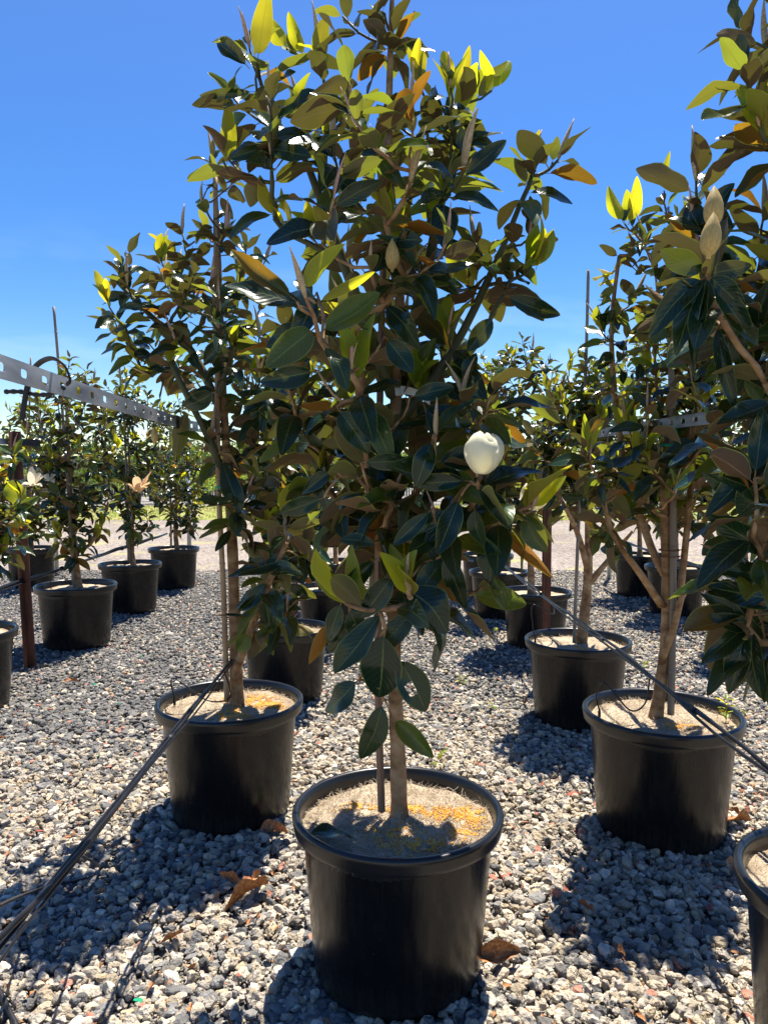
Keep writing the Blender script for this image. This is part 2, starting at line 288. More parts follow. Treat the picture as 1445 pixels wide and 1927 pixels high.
class MB:
    def __init__(s): s.v = []; s.f = []
    def add(s, V, Fc):
        k = len(s.v); s.v += [tuple(v) for v in V]; s.f += [tuple(i+k for i in f) for f in Fc]
    def tube(s, pts, rad, seg=8, cap=True, flat=1.0):
        pts = [Vector(p) for p in pts]; n = len(pts)
        if isinstance(rad, (int, float)): rad = [rad]*n
        V = []; Fc = []; ref = None
        for i, p in enumerate(pts):
            t = (pts[min(i+1, n-1)]-pts[max(i-1, 0)]).normalized()
            if t.length < 1e-6: t = Vector((0, 0, 1))
            if ref is None: ref = Vector((1, 0, 0)) if abs(t.x) < .8 else Vector((0, 1, 0))
            a = (ref - t*ref.dot(t)).normalized(); ref = a; b = t.cross(a)
            for k in range(seg):
                q = 2*math.pi*k/seg; V.append(p + (a*math.cos(q)*flat + b*math.sin(q))*rad[i])
        for i in range(n-1):
            for k in range(seg):
                k2 = (k+1) % seg; Fc.append((i*seg+k, i*seg+k2, (i+1)*seg+k2, (i+1)*seg+k))
        if cap: Fc.append(tuple(range(seg-1, -1, -1))); Fc.append(tuple((n-1)*seg+k for k in range(seg)))
        s.add(V, Fc)
    def box(s, c, d, mat=None):
        V = [Vector((c[0]+sx*d[0]/2, c[1]+sy*d[1]/2, c[2]+sz*d[2]/2)) for sx in (-1, 1) for sy in (-1, 1) for sz in (-1, 1)]
        if mat: V = [mat @ v for v in V]
        s.add(V, [(0, 1, 3, 2), (4, 6, 7, 5), (0, 4, 5, 1), (2, 3, 7, 6), (0, 2, 6, 4), (1, 5, 7, 3)])
    def lathe(s, prof, seg=64, close=False, wob=0.):
        V = []; Fc = []; n = len(prof)
        for i, (r, z) in enumerate(prof):
            for k in range(seg):
                q = 2*math.pi*k/seg; V.append((r*math.cos(q)*(1+wob*math.sin(2*q)), r*math.sin(q)*(1-wob*math.sin(2*q)), z))
        for i in range(n-1):
            for k in range(seg):
                k2 = (k+1) % seg; Fc.append((i*seg+k, i*seg+k2, (i+1)*seg+k2, (i+1)*seg+k))
        if close: Fc.append(tuple(range(seg-1, -1, -1)))
        s.add(V, Fc)
    def build(s, name, mat, parent=None, smooth=True, loc=None):
        me = mesh_from(name, s.v, s.f, mat, smooth=smooth); o = link(name, me, parent)
        if loc is not None: o.location = loc
        return o
def bez(a, b, c, n=8):
    a, b, c = Vector(a), Vector(b), Vector(c); return [a*(1-t)**2+b*2*t*(1-t)+c*t*t for t in (i/(n-1) for i in range(n))]
def smooth_path(pts, n=6):
    pts = [Vector(p) for p in pts]; out = []
    q = [pts[0]]+pts+[pts[-1]]
    for i in range(1, len(q)-2):
        for k in range(n):
            t = k/n; p0, p1, p2, p3 = q[i-1], q[i], q[i+1], q[i+2]
            out.append(.5*((2*p1)+(p2-p0)*t+(2*p0-5*p1+4*p2-p3)*t*t+(3*p1-p0-3*p2+p3)*t**3))
    return out+[pts[-1]]

# scatter as one 'stuff' object: a cloud of points, each carrying one small mesh
protocols = {}
def proto_collection(name, metas):
    c = bpy.data.collections.new(name)
    for i, me in enumerate(metas):
        o = bpy.data.objects.new('%s_%02d' % (name, i), me); c.objects.link(o)
    return c
def scatter(name, pts, rot, scl, idx, coll, parent=None):
    me = bpy.data.meshes.new(name); n = len(pts)
    me.vertices.add(n); me.vertices.foreach_set('co', np.asarray(pts, dtype=np.float32).ravel())
    for nm, arr, ty in (('rot', rot, 'FLOAT_VECTOR'), ('scl', scl, 'FLOAT_VECTOR')):
        a = me.attributes.new(nm, ty, 'POINT'); a.data.foreach_set('vector', np.asarray(arr, dtype=np.float32).ravel())
    a = me.attributes.new('idx', 'INT', 'POINT'); a.data.foreach_set('value', np.asarray(idx, dtype=np.int32))
    me.update()
    ng = bpy.data.node_groups.new(name+'_nodes', 'GeometryNodeTree')
    ng.interface.new_socket('Geometry', in_out='INPUT', socket_type='NodeSocketGeometry'); ng.interface.new_socket('Geometry', in_out='OUTPUT', socket_type='NodeSocketGeometry')
    gi = ng.nodes.new('NodeGroupInput'); go = ng.nodes.new('NodeGroupOutput')
    ip = ng.nodes.new('GeometryNodeInstanceOnPoints'); ci = ng.nodes.new('GeometryNodeCollectionInfo')
    ci.inputs['Collection'].default_value = coll; ci.inputs['Separate Children'].default_value = True; ci.inputs['Reset Children'].default_value = True
    ip.inputs['Pick Instance'].default_value = True
    def at(nm, ty):
        x = ng.nodes.new('GeometryNodeInputNamedAttribute'); x.data_type = ty; x.inputs['Name'].default_value = nm; return x.outputs[0]
    e2r = ng.nodes.new('FunctionNodeEulerToRotation')
    l = ng.links.new
    l(gi.outputs[0], ip.inputs['Points']); l(ci.outputs[0], ip.inputs['Instance']); l(at('idx', 'INT'), ip.inputs['Instance Index'])
    l(at('rot', 'FLOAT_VECTOR'), e2r.inputs[0]); l(e2r.outputs[0], ip.inputs['Rotation']); l(at('scl', 'FLOAT_VECTOR'), ip.inputs['Scale'])
    l(ip.outputs[0], go.inputs[0])
    o = link(name, me, parent); md = o.modifiers.new('scatter', 'NODES'); md.node_group = ng
    o['kind'] = 'stuff'; return o

# ------------------------------------------------------------------ ground
def sheet(name, x0, x1, y0, y1, z, mat, nx=1, ny=1, wobble=0):
    V = []; Fc = []
    for j in range(ny+1):
        for i in range(nx+1):
            y = y0+(y1-y0)*j/ny
            if wobble and j in (0, ny): y += wobble*mnoise.noise(Vector((i*.35, y0, z*50)))+wobble*.4*mnoise.noise(Vector((i*1.7, y1, 3)))
            V.append((x0+(x1-x0)*i/nx, y, z))
    for j in range(ny):
        for i in range(nx):
            a = j*(nx+1)+i; Fc.append((a, a+1, a+nx+2, a+nx+1))
    o = link(name, mesh_from(name, V, Fc, mat, smooth=False)); o['kind'] = 'structure'; return o
sheet('ground', -600, 600, -200, 1500, -.02, M['verge'])
sheet('gravel_yard', -30, 30, -20, 9.9, -.008, M['gravel_base'], 60, 1, .35)
sheet('road', -60, 60, 9.3, 19.5, -.004, M['road'], 120, 1, .7)
sheet('path', -60, 60, 27, 60, -.012, M['gravel_base'])

# pots: px, py of the rim centre, rim width in px  -> place and scale
POT_D, POT_H = .56, .44
def solve(px, py, wpx):
    lo, hi = .6, 1.4
    for _ in range(40):
        s = (lo+hi)/2; c = G(px, py, POT_H*s); zc = (c-CAM).dot(fwd)
        wm = F*POT_D*s/zc
        if wm > wpx: hi = s
        else: lo = s
    return G(px, py, POT_H*s), s
POTS = {}
def potpos(k, px, py, wpx=None, s=None):
    if wpx: c, s = solve(px, py, wpx)
    else: c = G(px, py, POT_H*s)
    POTS[k] = (Vector((c.x, c.y, 0)), s)
potpos('A', 748, 1521, 395); potpos('B', 433, 1317, 274); potpos('C', 1245, 1338, 289); potpos('D', 1645, 1662, s=1.0)
potpos('E', 1087, 1203, 197); potpos('Lp', 537, 1181, 170); potpos('Fp', 1008, 1112, 132)
potpos('Gp', 143, 1100, 148); potpos('H', 245, 1060, 115); potpos('I', 327, 1031, 95); potpos('J', -71, 1187, 192)
potpos('K', 59, 1031, 93); potpos('M', 622, 1104, s=.97); potpos('N', 628, 1056, s=1.0)
potpos('Q', 938, 1074, s=.95); potpos('S', 916, 1043, s=1.0)
potpos('T', 1404, 1112, s=1.0); potpos('U', 1272, 1065, s=1.0); potpos('V', 1204, 1043, s=1.0)
for k, (c, s) in POTS.items(): print('POT', k, [round(x, 2) for x in c], round(s, 2))

POT_LABEL = {
 'A': 'large black plastic pot in front, coir mat strewn with orange fertiliser',
 'B': 'black plastic pot of the tree tied by the green band, tan mat inside',
 'C': 'black plastic pot under the many-forked trunk, weed at its rim',
 'D': 'black plastic pot cut off by the right edge of the photo',
 'E': 'black plastic pot in front of the brown steel post on the right',
 'Lp': 'dusty black pot half hidden behind the front tree hanging leaves',
 'Fp': 'black plastic pot right behind the brown steel post on the right',
 'Gp': 'black plastic pot standing to the right of the rusty leaning post',
 'H': 'black plastic pot under the tree with the peach open flower',
 'I': 'black plastic pot at the road edge before a grey post',
 'J': 'black plastic pot cut off by the left edge of the photo',
 'K': 'black plastic pot at the left behind the rusty leaning post',
 'M': 'black pot with thin trunk seen through the front tree leaves',
 'N': 'hindmost black pot seen through the front tree leaves',
 'Q': 'dark pot just behind the one at the brown steel post',
 'S': 'farthest pot of the row right of the front tree',
 'T': 'black pot partly covered by leaves at the right edge',
 'U': 'black pot seen right behind the many-forked trunk',
 'V': 'black pot on the road edge left of the many-forked trunk'}
# prototypes for small stuff
def blob_mesh(name, sub, mat, seed, squash=(1, 1, 1), amp=.25, cuts=6):
    import bmesh
    bm = bmesh.new(); bmesh.ops.create_icosphere(bm, subdivisions=sub, radius=1)
    r = random.Random(seed); planes = [(Vector((r.gauss(0, 1), r.gauss(0, 1), r.gauss(0, 1))).normalized(), r.uniform(.55, .85)) for _ in range(cuts)]
    off = Vector((seed*3.1, seed*1.7, 0))
    for v in bm.verts:
        p = v.co.copy()
        for nrm, d in planes:
            e = p.dot(nrm)-d
            if e > 0: p -= nrm*e*.9
        p *= 1+amp*mnoise.noise(p*1.3+off)+amp*.35*mnoise.noise(p*3.5+off)
        v.co = Vector((p.x*squash[0], p.y*squash[1], p.z*squash[2]))
    me = bpy.data.meshes.new(name); bm.to_mesh(me); bm.free(); me.materials.append(mat)
    me.shade_smooth()
    try: me.set_sharp_from_angle(angle=R(27))
    except Exception: pass
    return me
near_meshes = [blob_mesh('stone', 3, M['stone_light'], i, (1, random.uniform(.65, .95), random.uniform(.5, .8)), cuts=11) for i in range(8)] + \
              [blob_mesh('stone', 3, M['stone_dark'], 20+i, (1, random.uniform(.65, .95), random.uniform(.5, .8)), cuts=11) for i in range(4)] + \
              [blob_mesh('stone', 2, M['stone_red'], 30+i, (1, .7, .35), cuts=8) for i in range(2)]
far_meshes = [blob_mesh('stone', 2, M['stone_light'], 40+i, (1, .8, .65), cuts=5) for i in range(5)] + [blob_mesh('stone', 2, M['stone_dark'], 50+i, (1, .8, .65), cuts=5) for i in range(5)] + [blob_mesh('stone', 1, M['stone_red'], 60, (1, .7, .35))]
NEARC = proto_collection('near_stone', near_meshes); FARC = proto_collection('far_stone', far_meshes)
potc = [(c.x, c.y, .225*s) for c, s in POTS.values()]
def undul(x, y): return .010*np.sin(x*5.1+1.3*np.sin(y*3.3))*np.sin(y*4.3+.7) + .006*np.sin(x*11+y*7)
def field(name, y0, y1, dens, rmin, rmax, coll, nl, ndk, nr, margin, darkf, zj):
    xm = .51*y1+margin; n = int(2*xm*(y1-y0)*dens)
    x = rng.uniform(-xm, xm, n); y = rng.uniform(y0, y1, n)
    keep = np.abs(x) < .51*y+margin
    for cx, cy, r in potc: keep &= (x-cx)**2+(y-cy)**2 > (r*.97)**2
    x = x[keep]; y = y[keep]; n = len(x)
    r = rmin+(rmax-rmin)*rng.beta(1.6, 3.2, n)
    z = undul(x, y)*min(1, 1.5) + rng.uniform(0, zj, n)+ .0
    rot = np.stack([rng.normal(0, .35, n), rng.normal(0, .35, n), rng.uniform(0, 6.28, n)], 1)
    scl = r[:, None]*rng.uniform(.85, 1.2, (n, 3))
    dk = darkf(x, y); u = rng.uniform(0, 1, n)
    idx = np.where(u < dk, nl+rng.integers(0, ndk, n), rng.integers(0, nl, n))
    idx = np.where(rng.uniform(0, 1, n) < .018, nl+ndk+rng.integers(0, nr, n), idx)
    o = scatter(name, np.stack([x, y, z], 1), rot, scl, idx, coll); return o
def sm(a, b, v): t = np.clip((v-a)/(b-a), 0, 1); return t*t*(3-2*t)
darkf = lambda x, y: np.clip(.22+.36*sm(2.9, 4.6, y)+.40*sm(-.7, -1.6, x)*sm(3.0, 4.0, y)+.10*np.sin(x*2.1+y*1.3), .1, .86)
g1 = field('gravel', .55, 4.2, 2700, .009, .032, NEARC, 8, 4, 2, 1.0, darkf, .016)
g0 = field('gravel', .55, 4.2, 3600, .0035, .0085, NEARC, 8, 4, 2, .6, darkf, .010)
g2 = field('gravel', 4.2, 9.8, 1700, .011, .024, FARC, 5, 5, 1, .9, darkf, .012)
for g_ in (g0, g1, g2): g_['label'] = 'loose grey and beige crushed stone gravel between the pots'

# ------------------------------------------------------------------ pots
def lathe_mesh(name, prof, seg, mat, close=False, wob=0):
    b = MB(); b.lathe(prof, seg, close, wob); return mesh_from(name, b.v, b.f, mat)
shell_prof = [(.0, .004), (.205, .002), (.215, .006), (.2185, .018), (.222, .022), (.2235, .03), (.252, .402), (.2545, .412)]
shell_me = lathe_mesh('shell', shell_prof, 72, M['pot'])
rim_prof = [(.2540, .398), (.270, .397), (.2745, .400), (.2765, .410), (.2790, .428), (.2800, .434), (.2785, .4400), (.2745, .4435), (.2690, .4445), (.2630, .4425), (.2590, .437), (.2560, .425), (.2500, .38), (.2450, .34)]
rim_me = lathe_mesh('rim', rim_prof, 96, M['rim'], wob=.004)
def soil_me(seed):
    V = [(0, 0, .412)]; Fc = []; nr, ns = 14, 56
    for i in range(1, nr+1):
        r = .2525*i/nr
        for k in range(ns):
            q = 2*math.pi*k/ns; x, y = r*math.cos(q), r*math.sin(q)
            z = .412-.012*(i/nr)**3+.014*mnoise.noise(Vector((x*9+seed*5, y*9, seed)))+.005*mnoise.noise(Vector((x*38, y*38, seed)))+.012*math.exp(-(r/.05)**2)
            V.append((x, y, z))
    for k in range(ns): Fc.append((0, 1+k, 1+(k+1) % ns))
    for i in range(nr-1):
        for k in range(ns):
            a = 1+i*ns+k; b = 1+i*ns+(k+1) % ns; Fc.append((a, a+ns, b+ns, b))
    return mesh_from('soil', V, Fc, M['soil'])
soils = [soil_me(i) for i in range(4)]
def soil_z(x, y, seed):
    r = math.hypot(x, y); return .412-.012*(r/.2525)**3+.014*mnoise.noise(Vector((x*9+seed*5, y*9, seed)))+.012*math.exp(-(r/.05)**2)
def fibre_me(seed):
    r = random.Random(seed); b = MB(); p = Vector((0, 0, 0)); d = Vector((1, 0, .25)); pts = [p]
    for i in range(4):
        d = (d+Vector((r.uniform(-.5, .5), r.uniform(-.7, .7), r.uniform(-.5, .35)))).normalized(); p = p+d*.25; pts.append(p)
    b.tube(pts, [.02, .02, .018, .015, .008], 3, cap=False); return mesh_from('fibre', b.v, b.f, M['fibre'])
FIBC = proto_collection('fibre', [fibre_me(i) for i in range(8)])
GRANC = proto_collection('granule', [blob_mesh('granule', 1, M['granule'], 80+i, (1, 1, 1), amp=.05, cuts=0) for i in range(2)])
def make_pot(k):
    c, s = POTS[k]; e = empty('plant_pot', c, POT_LABEL[k], 'pot', 'black plastic pots standing on the gravel')
    e.scale = (s, s, s); e.rotation_euler.z = random.uniform(0, 6.28)
    link('shell', shell_me, e); link('rim', rim_me, e); si = ord(k[0]) % 4; so_ = link('soil', soils[si], e)
    n = {'A': 5200, 'B': 2600, 'C': 2600, 'E': 1000, 'D': 800, 'Lp': 800}.get(k, 0)
    if n:
        rr = .247*np.sqrt(rng.uniform(0, 1, n)); q = rng.uniform(0, 6.28, n); x = rr*np.cos(q); y = rr*np.sin(q)
        z = np.array([soil_z(a, b, si) for a, b in zip(x, y)])+rng.uniform(-.002, .003, n)
        rot = np.stack([rng.normal(0, .3, n), rng.normal(-.25, .35, n), rng.uniform(0, 6.28, n)], 1)
        scl = (rng.uniform(.012, .034, n))[:, None]*np.ones(3)
        scatter('coir_fibre', np.stack([x, y, z], 1), rot, scl, rng.integers(0, 8, n), FIBC, e)
    ng = {'A': 3400, 'B': 2600, 'C': 250, 'E': 120}.get(k, 0)
    if ng:
        pts = []; rot0 = e.rotation_euler.z; patches = {'A': [(-.01, -.10, .07, .055), (.12, .02, .07, .035), (.17, -.07, .05, .03), (-.11, .06, .05, .02), (.06, -.15, .08, .03), (.02, .03, .05, .02), (.20,.01,.03,.04)], 'B': [(.03, -.10, .05, .05), (.05, .10, .10, .045), (.14, .02, .06, .04)], 'C': [(.03, -.1, .06, .04)], 'E': [(0, -.1, .05, .03)]}[k]
        cr_, sr_ = math.cos(-rot0), math.sin(-rot0)
        while len(pts) < ng:
            cx, cy, ax, ay = random.choice(patches); x = random.gauss(cx, ax*.55); y = random.gauss(cy, ay*.55)
            if math.hypot(x, y) > .243: continue
            if mnoise.noise(Vector((x*40, y*40, 5))) < -.15: continue
            lx, ly = x*cr_-y*sr_, x*sr_+y*cr_
            pts.append((lx, ly, soil_z(lx, ly, si)+random.uniform(.001, .004)))
        n = len(pts); scl = rng.uniform(.0016, .0027, n)[:, None]*np.ones(3)
        scatter('fertiliser_granule', pts, np.zeros((n, 3)), scl, rng.integers(0, 2, n), GRANC, e)
    return e
for k in POTS: make_pot(k)

# ------------------------------------------------------------------ leaves
def leaf_mesh(name, mat, seed, wid=.4, fold=.25, curl=.12, wave=.05, twist=.1, lo=False, hole=False):
    r = random.Random(seed)
    ts = [0, .06, .16, .28, .40, .52, .64, .76, .87, .95, .985, 1] if not lo else [0, .22, .5, .8, 1]
    us = [-1, -.55, 0, .55, 1] if not lo else [-1, 0, 1]
    a = .88+r.uniform(-.07, .14); ph = r.uniform(0, 6); fr = r.uniform(6, 10); side = r.uniform(-.05, .05)
    V = []; UV = []; rows = [-.13]+ts
    for t in rows:
        tt = max(t, 0)
        hw = wid*.5*max(0.0, math.sin(math.pi*min(1, tt**a)))**.66
        hw = max(hw, .011 if t < .9 else .002)
        for u in us:
            x = u*hw; z = abs(u)*hw*fold*(1 if t > 0 else 0) + wave*math.sin(ph+fr*tt+(1.7 if u > 0 else 0))*abs(u)*math.sin(math.pi*min(1, max(0, tt)))
            z -= curl*tt*tt*(1.4 if tt > .6 else 1.1) 
            if t < 0: z += -.02
            tw = twist*tt*2; x2 = x*math.cos(tw)-z*0; z2 = z+x*math.sin(tw)
            V.append((x2+side*math.sin(math.pi*tt), t*(1-.25*abs(curl)), z2)); UV.append((.5+u*.5, (t+.13)/1.13))
    nc = len(us); Fc = []
    for j in range(len(rows)-1):
        for i in range(nc-1):
            if hole and j in (5, 6) and i == 2: continue
            k = j*nc+i; Fc.append((k, k+1, k+nc+1, k+nc))
    return mesh_from(name, V, Fc, mat, uvs=UV)
LM = {}
for kind in ('leaf', 'leaf_olive', 'leaf_young', 'leaf_rust'):
    LM[kind] = [leaf_mesh('leaf', M[kind], i*7+3, wid=random.uniform(.36, .48), fold=random.uniform(.15, .75), curl=random.uniform(-.08, .38), wave=random.uniform(.02, .07), twist=random.uniform(-.45, .45)) for i in range(14)]
    LM[kind+'_lo'] = [leaf_mesh('leaf', M[kind], i*5+1, wid=random.uniform(.36, .46), fold=random.uniform(.2, .6), curl=random.uniform(.05, .3), wave=.04, twist=random.uniform(-.3, .3), lo=True) for i in range(6)]
for y_ in LM['leaf_young']: pass
hole_leaf = leaf_mesh('leaf', M['leaf'], 99, wid=.5, fold=.3, curl=.1, wave=.06, hole=True)
def spear_mesh(name, mat, seed, fat=.10, bend=.2, groove=0):
    r = random.Random(seed); b = MB(); n = 8; pts = []; rad = []
    for i in range(n+1):
        t = i/n; pts.append(Vector((bend*t*t*.6, 0, t)))
        rad.append(max(.006, fat*.5*math.sin(math.pi*min(1, t**.62*1.0))**.9 if t < .97 else .008))
    rad[0] = fat*.22
    b.tube(pts, rad, 8, True)
    return mesh_from(name, b.v, b.f, mat)
SP = [spear_mesh('leaf_spear', M['spear'], i, fat=.125, bend=b_) for i, b_ in enumerate((.1, .3, -.25, .5))]
SPP = [spear_mesh('leaf_spear', M['spear_pink'], i, fat=.10, bend=b_) for i, b_ in enumerate((.1, -.3, .2))]
def bud_mesh():
    prof = [(.03, 0), (.05, .03), (.05, .08), (.13, .14), (.19, .26), (.215, .40), (.20, .56), (.15, .72), (.08, .87), (.02, .97), (.002, 1.0)]
    V = []; Fc = []; seg = 18
    for (r, z) in prof:
        for k in range(seg):
            q = 2*math.pi*k/seg; rr = r*(1+.05*(1 if z > .12 else 0)*math.cos(3*q+z*2.2)*1.0); V.append((rr*math.cos(q), rr*math.sin(q), z))
    for i in range(len(prof)-1):
        for k in range(seg): Fc.append((i*seg+k, i*seg+(k+1) % seg, (i+1)*seg+(k+1) % seg, (i+1)*seg+k))
    return mesh_from('flower_bud', V, Fc, M['bud'])
BUD = bud_mesh()
def basis(d, n, L_, W_, loc):
    d = d.normalized(); x = d.cross(n)
    if x.length < 1e-4: x = d.orthogonal()
    x.normalize(); n = x.cross(d)
    return Matrix(((x.x*W_, d.x*L_, n.x*L_, loc.x), (x.y*W_, d.y*L_, n.y*L_, loc.y), (x.z*W_, d.z*L_, n.z*L_, loc.z), (0, 0, 0, 1)))
def up_basis(d, L_, W_, loc):
    d = d.normalized(); x = d.orthogonal().normalized(); q = random.uniform(0, 6.28); x = Quaternion(d, q) @ x; y = d.cross(x)
    return Matrix(((x.x*W_, y.x*W_, d.x*L_, loc.x), (x.y*W_, y.y*W_, d.y*L_, loc.y), (x.z*W_, y.z*W_, d.z*L_, loc.z), (0, 0, 0, 1)))

def project(p):
    v = p-CAM; z = v.dot(fwd)
    if z < .1: return None
    return CX+F*v.x/z, CY-F*v.dot(upv)/z, z

def join_instances(name, items, parent):
    # items: (mesh, matrix); all leaf meshes -> one mesh
    mats = []; VV = []; FF = []; UU = []; MI = []; off = 0; cache = {}
    for me, mt in items:
        if me.name not in cache:
            nv = len(me.vertices); co = np.empty(nv*3, dtype=np.float32); me.vertices.foreach_get('co', co)
            fs = np.array([tuple(p.vertices) for p in me.polygons if len(p.vertices) == 4], dtype=np.int32)
            uvd = np.zeros(len(me.loops)*2, dtype=np.float32)
            if me.uv_layers: me.uv_layers[0].data.foreach_get('uv', uvd)
            uvd = uvd.reshape(-1, 2)[:len(fs)*4]
            if me.materials[0] not in mats: mats.append(me.materials[0])
            cache[me.name] = (co.reshape(-1, 3), fs, uvd, mats.index(me.materials[0]))
        co, fs, uvd, mi = cache[me.name]; A = np.array(mt, dtype=np.float32)
        VV.append(co @ A[:3, :3].T + A[:3, 3]); FF.append(fs+off); UU.append(uvd); MI.append(np.full(len(fs), mi, dtype=np.int32)); off += len(co)
    V = np.concatenate(VV); Fq = np.concatenate(FF); U = np.concatenate(UU); MIa = np.concatenate(MI)
    me = bpy.data.meshes.new(name); me.vertices.add(len(V)); me.vertices.foreach_set('co', V.ravel())
    me.loops.add(len(Fq)*4); me.loops.foreach_set('vertex_index', Fq.ravel()); me.polygons.add(len(Fq))
    me.polygons.foreach_set('loop_start', np.arange(0, len(Fq)*4, 4, dtype=np.int32))
    try: me.polygons.foreach_set('loop_total', np.full(len(Fq), 4, dtype=np.int32))
    except Exception: pass
    me.polygons.foreach_set('material_index', MIa)
    for m in mats: me.materials.append(m)
    me.update(calc_edges=True); l = me.uv_layers.new(name='UVMap'); l.data.foreach_set('uv', U.ravel())
    me.shade_smooth(); me.validate()
    o = link(name, me, parent); o['kind'] = 'stuff'; return o

# ------------------------------------------------------------------ trees
TREES = {}
def make_tree(key, label, trunk, profile, ntips, nobj, leafL=(.11, .155), young=.25, forced=(), heroes=(), buds=(), lo=False, trunk_r=.022, ydepth=.9,
              olive=.35, seed=1, lpt=(8, 13), spears=.45, shell=.55, zb=None, mind=.10, jit=1.0, limbs=(), clear=()):
    rnd = random.Random(seed)
    c, s = POTS[key]; dep = c.y; z0 = .405*s
    root = empty('magnolia_tree', (c.x, c.y, z0), label, 'tree', 'potted magnolia trees')
    inv = Matrix.Translation(-Vector((c.x, c.y, z0)))
    TP = [P(px, py, dep+(q[0] if q else 0)) for px, py, *q in trunk]
    TP[0].z = z0-.02
    # skeleton
    tp = smooth_path(TP, 5); H = tp[-1].z-tp[0].z
    nodes = []; par = []; isT = []
    for i, p in enumerate(tp): nodes.append(p); par.append(i-1); isT.append(True)
    nT = len(nodes); chains = []
    prof = sorted([(P(0, y, dep).z, P(l, y, dep).x, P(r, y, dep).x) for y, l, r in profile])
    zmin, zmax = prof[0][0], prof[-1][0]
    def ext(z):
        for (z1, l1, r1), (z2, l2, r2) in zip(prof, prof[1:]):
            if z <= z2: t = (z-z1)/(z2-z1+1e-9); return l1+(l2-l1)*t, r1+(r2-r1)*t
        return prof[-1][1:]
    tips = [P(px, py, dep+dd) for px, py, dd in forced]
    nforced = len(tips)
    weights = []; zz = [zmin+(zmax-zmin)*(i+.5)/40 for i in range(40)]
    for z in zz: l, r = ext(z); weights.append(max(.02, r-l)**1.6)
    tries = 0
    while len(tips) < ntips+nforced and tries < ntips*60:
        tries += 1
        z = rnd.choices(zz, weights)[0]+rnd.uniform(-.5, .5)*(zmax-zmin)/40; l, r = ext(z); cx = (l+r)/2; hw = (r-l)/2-.035
        if hw < .02: hw = .02
        q = rnd.uniform(0, 6.283); rr = rnd.random()**shell
        p = Vector((cx+hw*rr*math.cos(q), c.y+min(hw, .55)*ydepth*rr*math.sin(q), z-.04))
        md = mind*(1-.3*tries/(ntips*60))
        if all((p-t).length > md for t in tips): tips.append(p)
    trunk_xy = lambda z: min(tp, key=lambda n: abs(n.z-z))
    order = sorted(range(len(tips)), key=lambda i: (tips[i]-trunk_xy(tips[i].z)).xy.length+.25*(tips[i].z-zmin))
    tipinfo = []
    def connect(t, nseg=5, thin=False):
        best = None; bc = 1e9
        for i, nd_ in enumerate(nodes):
            if isT[i] and nd_.z < z0+.15: continue
            v = t-nd_; hd = v.xy.length; dz = v.z
            if v.length < .02: continue
            cst = v.length+1.2*max(0, .55*hd-dz)*(1 if not thin else .4)+(.10 if isT[i] else 0)+.15*max(0, dz-2.2*hd-.3)
            if cst < bc: bc = cst; best = i
        p0 = nodes[best]; v = t-p0; hd = v.xy.length
        ctrl = p0+v*.5+Vector((v.x*.12, v.y*.12, -.22*hd if v.z > 0 else .25*hd))
        pts = bez(p0, ctrl, t, nseg+1); wob = .006*v.length/.3
        ids = [best]; prev = best
        for j, pp in enumerate(pts[1:]):
            if j < nseg-1: pp = pp+Vector((rnd.gauss(0, wob), rnd.gauss(0, wob), rnd.gauss(0, wob)))
            nodes.append(pp); par.append(prev); isT.append(False); prev = len(nodes)-1; ids.append(prev)
        chains.append(ids); return (pts[-1]-pts[-2]).normalized()
    for pts in limbs:
        lp = smooth_path([P(px, py, dep+dd) for px, py, dd in pts], 4)
        i0 = min(range(nT), key=lambda i: (nodes[i]-lp[0]).length); ids = [i0]; prev = i0
        for pp in lp[1:]:
            nodes.append(pp); par.append(prev); isT.append(False); prev = len(nodes)-1; ids.append(prev)
        chains.append(ids)
    for i in order:
        d = connect(tips[i]); tipinfo.append((tips[i], d, len(nodes)-1, i < nforced))
    items = []   # (mesh, matrix, kindname)
    for h in heroes:
        bx, by, tx, ty, wpx, kind, side, dd, td = h
        b_ = P(bx, by, dep+dd); t_ = P(tx, ty, dep+dd+td); d = t_-b_
        Lh = d.length; zc = (b_-CAM).dot(fwd); Wh = wpx*zc/F
        tocam = (CAM-(b_+t_)*.5).normalized(); nrm = tocam if side == 't' else -tocam
        nrm = (nrm+Vector((rnd.uniform(-.3, .3), rnd.uniform(-.2, .2), rnd.uniform(-.1, .35)))).normalized()
        me = hole_leaf if kind == 'hole' else rnd.choice(LM[kind])
        w0 = me.vertices; mw = max(v.co.x for v in w0)-min(v.co.x for v in w0)
        items.append((me, basis(d, nrm, Lh*1.05, Wh/mw, b_), 2))
        nn = min((n for n in nodes[nT//3:]), key=lambda n: (n-b_).length)
        if (nn-b_).length > .03: connect(b_-d.normalized()*.13*Lh, 3, True)
    # radii
    minr = {}
    for ids in chains[:len(limbs)]:
        for j, i in enumerate(ids[1:]): minr[i] = trunk_r*(.62-.44*j/len(ids))
    kids = [0.0]*len(nodes); rad = [0.0]*len(nodes)
    for i in range(len(nodes)-1, nT-1, -1):
        r_ = kids[i]**(1/2.2) if kids[i] else .0026
        r_ = max(r_*1.015+.00012, minr.get(i, 0)); rad[i] = min(r_, trunk_r*.62); kids[par[i]] += rad[i]**2.2
    for i in range(nT):
        t = i/(nT-1); rad[i] = trunk_r*((1-t)**.75*.82+.14)*(1+.25*math.exp(-i/2.))
    tb = MB(); tb.tube([inv @ nodes[i] for i in range(nT)], [r_*(1+.06*math.sin(i*2.3)) for i, r_ in enumerate(rad[:nT])], 12)
    tb.build('trunk', M['bark'], root)
    # limbs: every chain that starts on the trunk with all that grows from it
    owner = {}; groups = {}
    for ci, ids in enumerate(chains):
        a = ids[0]; g = ci if isT[a] else owner[a]
        for i in ids[1:]: owner[i] = g
        groups.setdefault(g, []).append(ids)
